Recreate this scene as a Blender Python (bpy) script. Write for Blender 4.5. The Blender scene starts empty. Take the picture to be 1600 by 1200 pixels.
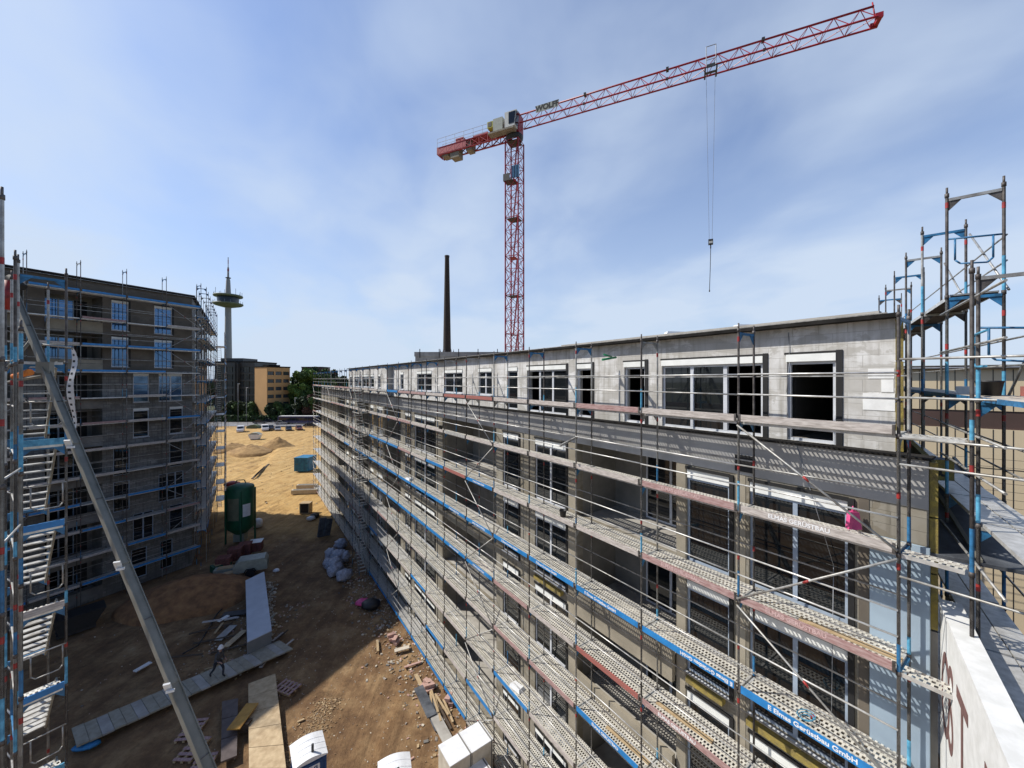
import bpy, math, random
from mathutils import Vector, Matrix, noise
R = math.radians
random.seed(7)
scene = bpy.context.scene
COL = scene.collection
EYE = 17.25; F = 605.0; U0 = 800.0; V0 = 593.0

# ---------------------------------------------------------------- camera
cd = bpy.data.cameras.new("camera"); cam = bpy.data.objects.new("camera", cd); COL.objects.link(cam)
cam.location = (0, 0, EYE); cam.rotation_euler = (R(90), 0, 0)
cd.sensor_width = 36; cd.lens = F/1600*36; cd.shift_y = -(600-V0)/1600; cd.clip_start = .05; cd.clip_end = 6000
scene.camera = cam
scene.render.resolution_x = 1024; scene.render.resolution_y = 768
scene.view_settings.view_transform = 'Standard'; scene.view_settings.look = 'None'
scene.view_settings.exposure = 0.0; scene.view_settings.gamma = 1
scene.view_settings.use_curve_mapping = False
try:
    scene.cycles.transparent_max_bounces = 24; scene.cycles.max_bounces = 6
except Exception: pass
# ---------------------------------------------------------------- world and sun
SUN_EL = 46.0; SUN_DIR = Vector((-.992*math.cos(R(SUN_EL)), .127*math.cos(R(SUN_EL)), math.sin(R(SUN_EL))))
w = bpy.data.worlds.new("World"); scene.world = w; w.use_nodes = True
nt = w.node_tree; N = nt.nodes; L = nt.links; N.clear()
out = N.new('ShaderNodeOutputWorld'); bg = N.new('ShaderNodeBackground'); bg.inputs[1].default_value = .1
sky = N.new('ShaderNodeTexSky'); sky.sky_type = 'NISHITA'; sky.sun_disc = False
sky.sun_elevation = R(SUN_EL); sky.sun_rotation = R(-83); sky.air_density = 1.1; sky.dust_density = 1.0; sky.ozone_density = 2.0
tc = N.new('ShaderNodeTexCoord'); sp = N.new('ShaderNodeSeparateXYZ'); L.new(tc.outputs['Generated'], sp.inputs[0])
def wm(op, a, b=None, c=None):
    n = N.new('ShaderNodeMath'); n.operation = op
    for i, q in enumerate((a, b, c)):
        if q is None: continue
        if isinstance(q, (int, float)): n.inputs[i].default_value = q
        else: L.new(q, n.inputs[i])
    return n.outputs[0]
den = wm('ADD', wm('MAXIMUM', sp.outputs[2], 0.0), .22)
cx = wm('DIVIDE', sp.outputs[0], den); cy = wm('DIVIDE', sp.outputs[1], den)
cb = N.new('ShaderNodeCombineXYZ'); L.new(wm('ADD', cx, wm('MULTIPLY', cy, .15)), cb.inputs[0]); L.new(wm('MULTIPLY', cy, .8), cb.inputs[1])
n1 = N.new('ShaderNodeTexNoise'); n1.inputs['Scale'].default_value = 1.15; n1.inputs['Detail'].default_value = 5; n1.inputs['Roughness'].default_value = .45; n1.inputs['Distortion'].default_value = .35
L.new(cb.outputs[0], n1.inputs['Vector'])
n2 = N.new('ShaderNodeTexNoise'); n2.inputs['Scale'].default_value = 3.0; n2.inputs['Detail'].default_value = 5; n2.inputs['Roughness'].default_value = .5; n2.inputs['Distortion'].default_value = .4
L.new(cb.outputs[0], n2.inputs['Vector'])
cl = wm('ADD', wm('MULTIPLY', n1.outputs[0], .75), wm('MULTIPLY', n2.outputs[0], .25))
mr = N.new('ShaderNodeMapRange'); mr.interpolation_type = 'SMOOTHSTEP'
mr.inputs[1].default_value = .34; mr.inputs[2].default_value = .68; mr.inputs[3].default_value = .22; mr.inputs[4].default_value = .95
L.new(cl, mr.inputs[0])
hz = N.new('ShaderNodeMapRange'); hz.inputs[1].default_value = 0; hz.inputs[2].default_value = .5; hz.inputs[3].default_value = .6; hz.inputs[4].default_value = 0
L.new(sp.outputs[2], hz.inputs[0])
# cloud veil thinned and sky dimmed overhead and behind, to lower the ambient light
zt_ = N.new('ShaderNodeMapRange'); zt_.inputs[1].default_value = .76; zt_.inputs[2].default_value = .95; zt_.inputs[3].default_value = 1; zt_.inputs[4].default_value = .05; L.new(sp.outputs[2], zt_.inputs[0])
yb_ = N.new('ShaderNodeMapRange'); yb_.inputs[1].default_value = -.5; yb_.inputs[2].default_value = .05; yb_.inputs[3].default_value = .15; yb_.inputs[4].default_value = 1; L.new(sp.outputs[1], yb_.inputs[0])
fac = wm('MULTIPLY', wm('MULTIPLY', wm('MINIMUM', wm('ADD', wm('MULTIPLY', mr.outputs[0], .8), hz.outputs[0]), .95), zt_.outputs[0]), yb_.outputs[0])
# blue layer: physically bright sky, deepened a little towards the blue of the photo
mul = N.new('ShaderNodeMix'); mul.data_type = 'RGBA'; mul.blend_type = 'MULTIPLY'; mul.inputs[0].default_value = 1
L.new(sky.outputs[0], mul.inputs[6]); mul.inputs[7].default_value = (1.0, 1.22, 1.6, 1)
mix = N.new('ShaderNodeMix'); mix.data_type = 'RGBA'
L.new(fac, mix.inputs[0]); L.new(mul.outputs[2], mix.inputs[6]); mix.inputs[7].default_value = (6.4, 7.5, 9.1, 1)
dk_ = N.new('ShaderNodeMix'); dk_.data_type = 'RGBA'; dk_.blend_type = 'MULTIPLY'; dk_.inputs[0].default_value = 1
L.new(mix.outputs[2], dk_.inputs[6]); gz = N.new('ShaderNodeCombineXYZ'); q_ = wm('ADD', wm('MULTIPLY', wm('MULTIPLY', zt_.outputs[0], yb_.outputs[0]), .4), .6)
for i in range(3): L.new(q_, gz.inputs[i])
L.new(gz.outputs[0], dk_.inputs[7]); L.new(dk_.outputs[2], bg.inputs[0]); L.new(bg.outputs[0], out.inputs[0])
sl = bpy.data.lights.new("sun", 'SUN'); sl.energy = 5.0; sl.angle = R(.53); sl.color = (1, .95, .87)
so = bpy.data.objects.new("sun", sl); COL.objects.link(so); so.rotation_euler = SUN_DIR.to_track_quat('Z', 'Y').to_euler()

# ---------------------------------------------------------------- materials
MATS = {}
def newmat(name):
    m = bpy.data.materials.new(name); m.use_nodes = True; MATS[name] = m
    return m, m.node_tree.nodes, m.node_tree.links, m.node_tree.nodes['Principled BSDF']
def ramp(N, stops):
    r = N.new('ShaderNodeValToRGB'); e = r.color_ramp.elements
    e[0].position, e[0].color = stops[0][0], (*stops[0][1], 1); e[1].position, e[1].color = stops[-1][0], (*stops[-1][1], 1)
    for p, c in stops[1:-1]:
        x = e.new(p); x.color = (*c, 1)
    return r
def mat(name, c1, c2=None, scale=3, rough=.7, metal=0, bump=0, bscale=None, detail=5, stretch=None, spec=.5, lo=.35, hi=.65):
    """base colour varied between two real colours by noise, with optional bump"""
    m, N, L, P = newmat(name)
    P.inputs['Roughness'].default_value = rough; P.inputs['Metallic'].default_value = metal; P.inputs['Specular IOR Level'].default_value = spec
    tc = N.new('ShaderNodeTexCoord'); vec = tc.outputs['Object']
    if stretch:
        mp = N.new('ShaderNodeMapping'); mp.inputs['Scale'].default_value = stretch; L.new(vec, mp.inputs[0]); vec = mp.outputs[0]
    if c2 is None: c2 = tuple(x*.8 for x in c1)
    n = N.new('ShaderNodeTexNoise'); n.inputs['Scale'].default_value = scale; n.inputs['Detail'].default_value = detail; n.inputs['Roughness'].default_value = .6
    L.new(vec, n.inputs['Vector'])
    r = ramp(N, [(lo, c2), (hi, c1)]); L.new(n.outputs[0], r.inputs[0]); L.new(r.outputs[0], P.inputs['Base Color'])
    if bump:
        b = N.new('ShaderNodeBump'); b.inputs['Strength'].default_value = bump; b.inputs['Distance'].default_value = .02
        n2 = N.new('ShaderNodeTexNoise'); n2.inputs['Scale'].default_value = bscale or scale*6; n2.inputs['Detail'].default_value = 4
        L.new(vec, n2.inputs['Vector']); L.new(n2.outputs[0], b.inputs['Height']); L.new(b.outputs[0], P.inputs['Normal'])
    return m
mat('galv', (.50, .50, .48), (.26, .245, .22), 5, .5, .5)
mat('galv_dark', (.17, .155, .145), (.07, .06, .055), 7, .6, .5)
mat('steel_bright', (.72, .71, .68), (.50, .49, .46), 8, .45, .45)
mat('blue_paint', (.035, .20, .42), (.02, .10, .2), 8, .5)
mat('blue_light', (.12, .42, .62), (.05, .22, .36), 8, .5)
mat('red_paint', (.42, .035, .03), (.2, .02, .02), 9, .5)
mat('banner_blue', (.03, .24, .58), (.02, .17, .42), 3, .5)
mat('wood_grey', (.58, .53, .49), (.34, .30, .27), 5, .8, stretch=(1, 6, 6), bump=.2)
mat('wood_pink', (.46, .33, .31), (.28, .15, .14), 5, .8, stretch=(1, 6, 6), bump=.2)
mat('wood_red', (.40, .11, .09), (.25, .12, .10), 5, .8, stretch=(1, 6, 6), bump=.2)
mat('wood_raw', (.50, .38, .23), (.36, .25, .13), 6, .8, stretch=(1, 5, 5), bump=.2)
mat('wood_dark', (.10, .07, .045), (.045, .032, .024), 6, .85, stretch=(1, 5, 5), bump=.3)
mat('plywood', (.60, .46, .28), (.42, .30, .17), 3, .75, bump=.15)
mat('formply_yellow', (.55, .30, .05), (.40, .20, .03), 3, .6)
mat('formply_dark', (.13, .10, .09), (.075, .055, .05), 3, .6)
mat('white_paint', (.80, .80, .78), (.66, .66, .63), 4, .6)
mat('white_plastic', (.82, .83, .84), (.72, .73, .74), 4, .4)
mat('shutter_white', (.82, .83, .80), (.70, .71, .68), 2, .6)
mat('text_white', (.85, .85, .85), (.72, .72, .72), 12, .6)
mat('text_pink', (.62, .45, .43), (.5, .33, .31), 12, .7)
mat('text_brown', (.20, .10, .09), (.13, .07, .06), 8, .8)
mat('frame_white', (.62, .64, .68), (.5, .52, .55), 3, .4)
mat('frame_blue', (.36, .43, .52), (.28, .34, .42), 3, .4)
mat('seal_black', (.012, .012, .013), (.008, .008, .008), 3, .7)
mat('concrete', (.44, .42, .38), (.30, .28, .25), 1.5, .85, bump=.2)
mat('concrete_dark', (.22, .21, .19), (.14, .13, .12), 1.2, .85, bump=.2)
mat('plaster_beige', (.34, .30, .23), (.22, .195, .15), .8, .9, bump=.15)
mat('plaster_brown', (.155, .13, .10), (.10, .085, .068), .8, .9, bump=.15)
mat('plaster_grey', (.43, .42, .40), (.31, .30, .285), .7, .9, bump=.15)
mat('plaster_blue', (.33, .42, .50), (.25, .32, .39), .7, .9)
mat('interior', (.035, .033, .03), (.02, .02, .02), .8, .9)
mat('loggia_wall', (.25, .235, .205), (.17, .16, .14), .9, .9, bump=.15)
mat('insulation_yellow', (.34, .26, .06), (.19, .15, .06), 6, .95, bump=.6)
mat('eps_white', (.80, .80, .78), (.7, .7, .68), 5, .9)
mat('bitumen', (.03, .028, .026), (.014, .013, .012), 2, .95, bump=.3, spec=.1)
mat('roof_gravel', (.40, .38, .35), (.24, .23, .21), 9, .95, bump=.5)
mat('crane_red', (.42, .018, .028), (.28, .014, .024), 4, .45)
mat('crane_white', (.62, .62, .58), (.45, .45, .42), 4, .5)
mat('crane_dark', (.05, .045, .04), (.03, .03, .03), 4, .5)
mat('crane_yellow', (.45, .42, .04), (.3, .28, .03), 4, .5)
mat('ballast', (.33, .29, .22), (.22, .19, .15), 3, .9)
mat('cable', (.07, .07, .075), (.04, .04, .04), 3, .6, .4)
mat('cable_light', (.35, .36, .38), (.25, .26, .28), 3, .6, .4)
mat('chimney_brick', (.055, .045, .04), (.032, .028, .026), 3, .9)
mat('tower_concrete', (.44, .41, .38), (.34, .32, .30), .05, .9, stretch=(1, 1, .3))
mat('tower_glass', (.045, .055, .06), (.03, .035, .04), .3, .3)
mat('tower_olive', (.22, .23, .14), (.15, .16, .10), .3, .6)
mat('facade_dark', (.055, .06, .062), (.035, .04, .042), .2, .4)
mat('facade_orange', (.55, .33, .14), (.48, .285, .12), .15, .8)
mat('facade_brown', (.19, .10, .07), (.14, .08, .06), .3, .8)
mat('glass_far', (.06, .075, .085), (.025, .03, .035), .25, .12)
mat('cladding_beige', (.74, .61, .41), (.68, .56, .37), .3, .6)
mat('cladding_brown', (.11, .065, .055), (.08, .05, .04), .3, .6)
mat('leaf_light', (.13, .21, .035), (.07, .13, .02), .6, .8)
mat('leaf_mid', (.06, .115, .022), (.035, .07, .015), .6, .8)
mat('leaf_dark', (.035, .06, .02), (.02, .035, .012), .6, .8)
mat('leaf_red', (.10, .045, .03), (.05, .03, .02), .6, .8)
mat('bark', (.09, .065, .045), (.05, .04, .03), 3, .9)
mat('asphalt', (.22, .22, .23), (.17, .17, .175), .3, .9)
mat('rubber', (.02, .02, .02), (.012, .012, .012), 3, .8)
mat('car_white', (.75, .76, .78), (.68, .69, .71), 3, .25)
mat('car_silver', (.42, .43, .45), (.36, .37, .39), 3, .25, .5)
mat('car_dark', (.03, .035, .05), (.02, .022, .03), 3, .2)
mat('car_red', (.16, .05, .04), (.12, .04, .03), 3, .25)
mat('car_green', (.10, .13, .07), (.06, .09, .05), 3, .6)
mat('bus_blue', (.03, .03, .11), (.02, .02, .07), 1, .3)
mat('car_glass', (.02, .025, .03), (.012, .015, .02), 2, .08)
mat('silo_green', (.018, .13, .065), (.012, .085, .045), 1.5, .5)
mat('silo_panel', (.19, .20, .13), (.12, .14, .09), 1.5, .7)
mat('container_blue', (.02, .20, .36), (.012, .10, .2), 2, .5)
mat('toilet_blue', (.015, .07, .20), (.012, .05, .15), 2, .45)
mat('brick_red', (.24, .085, .07), (.13, .055, .045), 7, .9, bump=.4)
mat('brick_pink', (.52, .34, .28), (.42, .26, .21), 9, .9, bump=.4)
mat('generator_grey', (.36, .38, .32), (.27, .285, .24), 3, .5)
mat('slab_grey', (.50, .54, .60), (.42, .46, .52), 1.2, .6)
mat('slab_side', (.20, .21, .22), (.16, .17, .175), 1.2, .7)
mat('sack_grey', (.46, .47, .53), (.22, .23, .28), 9, .5, bump=1.0, bscale=9)
mat('plastic_pink', (.75, .10, .28), (.55, .06, .2), 6, .5)
mat('plastic_blue', (.03, .22, .45), (.02, .13, .28), 6, .5)
mat('plastic_black', (.02, .02, .022), (.012, .012, .012), 6, .5)
mat('plastic_green', (.02, .30, .12), (.015, .22, .09), 6, .4)
mat('orange_plastic', (.75, .22, .03), (.55, .15, .02), 6, .5)
mat('alu', (.27, .26, .22), (.19, .185, .155), 2.2, .65, .15, bump=.05)
mat('grass_far', (.10, .11, .05), (.06, .07, .035), .05, .95)
mat('cloth_dark', (.035, .04, .055), (.02, .022, .03), 12, .9)
mat('cloth_grey', (.09, .09, .095), (.06, .06, .065), 12, .9)
mat('skin', (.45, .27, .2), (.40, .24, .18), 12, .6)
mat('helmet_white', (.8, .8, .78), (.72, .72, .7), 12, .35)
mat('soil_heap', (.34, .17, .07), (.17, .08, .035), 1.6, .95, bump=1.0, bscale=6)
mat('plate_beige', (.36, .33, .26), (.26, .235, .18), 4, .85, bump=.2)
mat('sand_heap', (.42, .26, .105), (.24, .14, .055), .9, .95, bump=1.0, bscale=3)
mat('stone_debris', (.45, .40, .34), (.3, .26, .22), 5, .9)
mat('mortar_light', (.62, .56, .46), (.5, .44, .35), 3, .9, bump=.4)
mat('sheet_dark', (.13, .14, .155), (.05, .055, .065), 2, .5, bump=.4, bscale=3, spec=.3)
mat('chip_brown', (.33, .22, .12), (.16, .10, .055), 4, .9)

def glassmat(name, col, rough=.03, spec=.5, metal=0):
    m, N, L, P = newmat(name); tc = N.new('ShaderNodeTexCoord')
    n = N.new('ShaderNodeTexNoise'); n.inputs['Scale'].default_value = .7; n.inputs['Detail'].default_value = 3; L.new(tc.outputs['Object'], n.inputs['Vector'])
    r = ramp(N, [(.3, tuple(c*.6 for c in col)), (.7, col)]); L.new(n.outputs[0], r.inputs[0]); L.new(r.outputs[0], P.inputs['Base Color'])
    b = N.new('ShaderNodeBump'); b.inputs['Strength'].default_value = .04; L.new(n.outputs[0], b.inputs['Height']); L.new(b.outputs[0], P.inputs['Normal'])
    P.inputs['Roughness'].default_value = rough; P.inputs['Specular IOR Level'].default_value = spec; P.inputs['Metallic'].default_value = metal
glassmat('glass_dark', (.014, .017, .02), .03, .6)
glassmat('glass_sky', (.10, .20, .36), .05, .5, .7)  # blue tint puts the sky's reflection into the pane colour

def blockmat(name, c1, c2, mortar, stain, bw=.62, bh=.25, stain_amt=.55, msize=.012):
    m, N, L, P = newmat(name); tc = N.new('ShaderNodeTexCoord')
    mp = N.new('ShaderNodeMapping'); mp.inputs['Rotation'].default_value = (R(90), 0, 0)
    L.new(tc.outputs['Object'], mp.inputs[0])
    bt = N.new('ShaderNodeTexBrick'); bt.inputs['Scale'].default_value = 1
    bt.inputs['Brick Width'].default_value = bw; bt.inputs['Row Height'].default_value = bh; bt.inputs['Mortar Size'].default_value = msize; bt.inputs['Mortar Smooth'].default_value = .3; bt.inputs['Bias'].default_value = 0
    bt.inputs['Color1'].default_value = (*c1, 1); bt.inputs['Color2'].default_value = (*c2, 1); bt.inputs['Mortar'].default_value = (*mortar, 1)
    L.new(mp.outputs[0], bt.inputs['Vector'])
    n = N.new('ShaderNodeTexNoise'); n.inputs['Scale'].default_value = 1.1; n.inputs['Detail'].default_value = 7; n.inputs['Roughness'].default_value = .65; L.new(tc.outputs['Object'], n.inputs['Vector'])
    r = ramp(N, [(.44, (0, 0, 0)), (.5, (stain_amt*.35,)*3), (.53, (stain_amt*.45,)*3), (.64, (stain_amt,)*3)]); L.new(n.outputs[0], r.inputs[0])
    mx = N.new('ShaderNodeMix'); mx.data_type = 'RGBA'; L.new(r.outputs[0], mx.inputs[0]); L.new(bt.outputs[0], mx.inputs[6]); mx.inputs[7].default_value = (*stain, 1)
    m2b = N.new('ShaderNodeMapping'); m2b.inputs['Scale'].default_value = (1, 1, 1.9); L.new(tc.outputs['Object'], m2b.inputs[0])
    # vertical rain streaks
    m2 = N.new('ShaderNodeMapping'); m2.inputs['Scale'].default_value = (7, 7, .5); L.new(tc.outputs['Object'], m2.inputs[0])
    n3 = N.new('ShaderNodeTexNoise'); n3.inputs['Scale'].default_value = 1; n3.inputs['Detail'].default_value = 4; L.new(m2.outputs[0], n3.inputs['Vector'])
    r3 = ramp(N, [(.5, (1, 1, 1)), (.72, (.62, .60, .56))]); L.new(n3.outputs[0], r3.inputs[0])
    mm = N.new('ShaderNodeMix'); mm.data_type = 'RGBA'; mm.blend_type = 'MULTIPLY'; mm.inputs[0].default_value = 1
    L.new(mx.outputs[2], mm.inputs[6]); L.new(r3.outputs[0], mm.inputs[7]); L.new(mm.outputs[2], P.inputs['Base Color'])
    # trowelled-on mortar patches with ragged edges
    n4 = N.new('ShaderNodeTexNoise'); n4.inputs['Scale'].default_value = .62; n4.inputs['Detail'].default_value = 8; n4.inputs['Roughness'].default_value = .62; n4.inputs['Distortion'].default_value = .6; L.new(m2b.outputs[0], n4.inputs['Vector'])
    r4 = ramp(N, [(.53, (0, 0, 0)), (.55, (.62, .62, .62))]); L.new(n4.outputs[0], r4.inputs[0])
    m4 = N.new('ShaderNodeMix'); m4.data_type = 'RGBA'; L.new(r4.outputs[0], m4.inputs[0]); L.new(mm.outputs[2], m4.inputs[6]); m4.inputs[7].default_value = (*[x*.9 for x in stain], 1); L.new(m4.outputs[2], P.inputs['Base Color'])
    b = N.new('ShaderNodeBump'); b.inputs['Strength'].default_value = .5; b.inputs['Distance'].default_value = .01
    L.new(bt.outputs['Fac'], b.inputs['Height']); b.invert = True; L.new(b.outputs[0], P.inputs['Normal']); P.inputs['Roughness'].default_value = .9
blockmat('block_light', (.70, .695, .68), (.66, .65, .635), (.53, .52, .49), (.42, .40, .36), .5, .25, .75, .008)
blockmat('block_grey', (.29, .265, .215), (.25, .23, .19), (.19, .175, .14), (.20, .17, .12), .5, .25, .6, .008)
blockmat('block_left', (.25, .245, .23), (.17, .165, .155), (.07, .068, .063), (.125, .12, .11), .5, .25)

# perforated steel planking: real slots through a thin folded sheet
m, N, L, P = newmat('deck_perf')
tc = N.new('ShaderNodeTexCoord'); sp = N.new('ShaderNodeSeparateXYZ'); L.new(tc.outputs['Object'], sp.inputs[0])
def mth(op, a, b=None):
    n = N.new('ShaderNodeMath'); n.operation = op
    for i, q in enumerate((a, b)):
        if q is None: continue
        if isinstance(q, (int, float)): n.inputs[i].default_value = q
        else: L.new(q, n.inputs[i])
    return n.outputs[0]
row = mth('FLOOR', mth('DIVIDE', sp.outputs[1], .105))
fx = mth('FRACT', mth('ADD', mth('DIVIDE', sp.outputs[0], .085), mth('MULTIPLY', row, .5)))
fy = mth('FRACT', mth('DIVIDE', sp.outputs[1], .105))
hole = mth('MULTIPLY', mth('LESS_THAN', mth('ABSOLUTE', mth('SUBTRACT', fx, .5)), .28), mth('LESS_THAN', mth('ABSOLUTE', mth('SUBTRACT', fy, .5)), .33))
nz = N.new('ShaderNodeTexNoise'); nz.inputs['Scale'].default_value = 4; nz.inputs['Detail'].default_value = 5; L.new(tc.outputs['Object'], nz.inputs['Vector'])
rp = ramp(N, [(.35, (.48, .46, .40)), (.7, (.74, .71, .63))]); L.new(nz.outputs[0], rp.inputs[0]); L.new(rp.outputs[0], P.inputs['Base Color'])
P.inputs['Metallic'].default_value = .1; P.inputs['Roughness'].default_value = .6
L.new(mth('SUBTRACT', 1, hole), P.inputs['Alpha'])

# ground: brown trodden soil nearby, yellow sand beyond
m, N, L, P = newmat('site_ground')
tc = N.new('ShaderNodeTexCoord')
def nse(s, d=6, r=.6, vec=None):
    n = N.new('ShaderNodeTexNoise'); n.inputs['Scale'].default_value = s; n.inputs['Detail'].default_value = d; n.inputs['Roughness'].default_value = r
    L.new(vec or tc.outputs['Object'], n.inputs['Vector']); return n
sp = N.new('ShaderNodeSeparateXYZ'); L.new(tc.outputs['Object'], sp.inputs[0])
big = nse(.12, 5); mid = nse(.55, 8, .7); fine = nse(5, 8, .75)
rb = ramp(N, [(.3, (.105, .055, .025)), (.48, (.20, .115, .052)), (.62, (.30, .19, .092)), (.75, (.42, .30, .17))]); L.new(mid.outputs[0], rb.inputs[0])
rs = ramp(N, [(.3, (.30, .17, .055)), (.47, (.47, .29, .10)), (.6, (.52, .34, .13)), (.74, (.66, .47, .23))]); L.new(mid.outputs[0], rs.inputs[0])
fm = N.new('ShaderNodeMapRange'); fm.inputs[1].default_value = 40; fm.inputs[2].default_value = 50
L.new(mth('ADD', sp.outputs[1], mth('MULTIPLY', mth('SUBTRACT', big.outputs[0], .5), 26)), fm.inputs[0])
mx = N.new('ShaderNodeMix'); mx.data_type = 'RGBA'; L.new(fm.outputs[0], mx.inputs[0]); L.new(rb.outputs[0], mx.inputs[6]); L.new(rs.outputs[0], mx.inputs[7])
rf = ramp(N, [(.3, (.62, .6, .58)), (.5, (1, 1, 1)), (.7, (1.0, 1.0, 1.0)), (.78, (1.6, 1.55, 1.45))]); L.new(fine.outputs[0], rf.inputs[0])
mm = N.new('ShaderNodeMix'); mm.data_type = 'RGBA'; mm.blend_type = 'MULTIPLY'; mm.inputs[0].default_value = 1
L.new(mx.outputs[2], mm.inputs[6]); L.new(rf.outputs[0], mm.inputs[7])
# streaks left by tyres and shovels along the track
mp = N.new('ShaderNodeMapping'); mp.inputs['Rotation'].default_value = (0, 0, R(-17)); mp.inputs['Scale'].default_value = (1.5, .09, 1); L.new(tc.outputs['Object'], mp.inputs[0])
tr_ = nse(1, 4, .55, mp.outputs[0]); rt = ramp(N, [(.38, (.66, .64, .62)), (.48, (1, 1, 1)), (.56, (1, 1, 1)), (.66, (1.22, 1.2, 1.15))]); L.new(tr_.outputs[0], rt.inputs[0])
m3 = N.new('ShaderNodeMix'); m3.data_type = 'RGBA'; m3.blend_type = 'MULTIPLY'; m3.inputs[0].default_value = .6
L.new(mm.outputs[2], m3.inputs[6]); L.new(rt.outputs[0], m3.inputs[7]); L.new(m3.outputs[2], P.inputs['Base Color'])
b = N.new('ShaderNodeBump'); b.inputs['Strength'].default_value = .8; b.inputs['Distance'].default_value = .08
L.new(mth('ADD', mth('ADD', fine.outputs[0], mth('MULTIPLY', mid.outputs[0], 2)), mth('MULTIPLY', tr_.outputs[0], 2)), b.inputs['Height']); L.new(b.outputs[0], P.inputs['Normal']); P.inputs['Roughness'].default_value = .95

# ---------------------------------------------------------------- helpers
class MB:
    def __init__(s, m='galv'): s.v = []; s.f = []; s.mi = []; s.sm = []; s.mats = []; s.m(m)
    def m(s, name):
        if name not in s.mats: s.mats.append(name)
        s.c = s.mats.index(name); return s
    def face(s, pts, smooth=False):
        b = len(s.v); s.v += [tuple(p) for p in pts]; s.f.append(tuple(range(b, b+len(pts)))); s.mi.append(s.c); s.sm.append(smooth)
    def hexa(s, P, smooth=False):
        b = len(s.v); s.v += [tuple(p) for p in P]
        for q in ((0,3,2,1),(4,5,6,7),(0,1,5,4),(1,2,6,5),(2,3,7,6),(3,0,4,7)):
            s.f.append(tuple(b+i for i in q)); s.mi.append(s.c); s.sm.append(False)
        return s
    def box(s, x0, x1, y0, y1, z0, z1):
        s.hexa([(x0,y0,z0),(x1,y0,z0),(x1,y1,z0),(x0,y1,z0),(x0,y0,z1),(x1,y0,z1),(x1,y1,z1),(x0,y1,z1)]); return s
    def cbox(s, c, size, rz=0, tilt=None):
        M = Matrix.Rotation(rz, 3, 'Z')
        if tilt: M = M @ Matrix.Rotation(tilt[0], 3, tilt[1])
        hx, hy, hz = size[0]/2, size[1]/2, size[2]/2; c = Vector(c)
        s.hexa([c + M @ Vector(p) for p in ((-hx,-hy,-hz),(hx,-hy,-hz),(hx,hy,-hz),(-hx,hy,-hz),(-hx,-hy,hz),(hx,-hy,hz),(hx,hy,hz),(-hx,hy,hz))]); return s
    def tube(s, p, q, r=.024, n=6, r2=None, caps=True):
        p = Vector(p); q = Vector(q); d = (q-p)
        if d.length < 1e-6: return s
        d.normalize(); a = d.orthogonal().normalized(); c = d.cross(a); b = len(s.v); r2 = r if r2 is None else r2
        for (o, rr) in ((p, r), (q, r2)):
            for k in range(n):
                t = 2*math.pi*k/n; s.v.append(tuple(o + a*(math.cos(t)*rr) + c*(math.sin(t)*rr)))
        for k in range(n):
            s.f.append((b+k, b+(k+1)%n, b+n+(k+1)%n, b+n+k)); s.mi.append(s.c); s.sm.append(n > 5)
        if caps:
            s.f.append(tuple(b+n-1-k for k in range(n))); s.mi.append(s.c); s.sm.append(False)
            s.f.append(tuple(b+n+k for k in range(n))); s.mi.append(s.c); s.sm.append(False)
        return s
    def beam(s, p, q, w, h, up=(0,0,1)):
        p = Vector(p); q = Vector(q); d = (q-p).normalized(); u = Vector(up); sd = d.cross(u)
        if sd.length < 1e-4: sd = d.orthogonal()
        sd.normalize(); u = sd.cross(d).normalized(); a = sd*w/2; c = u*h/2
        s.hexa([p-a-c, p+a-c, q+a-c, q-a-c, p-a+c, p+a+c, q+a+c, q-a+c]); return s
    def path(s, pts, r, n=6):
        for a, b in zip(pts, pts[1:]): s.tube(a, b, r, n)
        return s
    def lathe(s, prof, n=24, c=(0,0,0)):
        b = len(s.v)
        for (r, z) in prof:
            for k in range(n):
                t = 2*math.pi*k/n; s.v.append((c[0]+r*math.cos(t), c[1]+r*math.sin(t), c[2]+z))
        for i in range(len(prof)-1):
            for k in range(n):
                s.f.append((b+i*n+k, b+i*n+(k+1)%n, b+(i+1)*n+(k+1)%n, b+(i+1)*n+k)); s.mi.append(s.c); s.sm.append(True)
        return s
    def prism(s, poly, z0, z1):
        n = len(poly); b = len(s.v)
        s.v += [(x, y, z0) for x, y in poly] + [(x, y, z1) for x, y in poly]
        for k in range(n): s.f.append((b+k, b+(k+1)%n, b+n+(k+1)%n, b+n+k)); s.mi.append(s.c); s.sm.append(False)
        s.f.append(tuple(b+n-1-k for k in range(n))); s.mi.append(s.c); s.sm.append(False)
        s.f.append(tuple(b+n+k for k in range(n))); s.mi.append(s.c); s.sm.append(False)
        return s
    def profile(s, pts, y0, y1, inset=None):
        """polygon in xz extruded along y"""
        n = len(pts); b = len(s.v)
        s.v += [(x, y0, z) for x, z in pts] + [(x, y1, z) for x, z in pts]
        for k in range(n): s.f.append((b+k, b+(k+1)%n, b+n+(k+1)%n, b+n+k)); s.mi.append(s.c); s.sm.append(False)
        s.f.append(tuple(b+n-1-k for k in range(n))); s.mi.append(s.c); s.sm.append(False)
        s.f.append(tuple(b+n+k for k in range(n))); s.mi.append(s.c); s.sm.append(False)
        return s
    def mesh(s, name):
        me = bpy.data.meshes.new(name); me.from_pydata(s.v, [], s.f)
        for k in s.mats: me.materials.append(MATS[k])
        me.polygons.foreach_set('material_index', s.mi); me.polygons.foreach_set('use_smooth', s.sm); me.update(); return me

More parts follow.
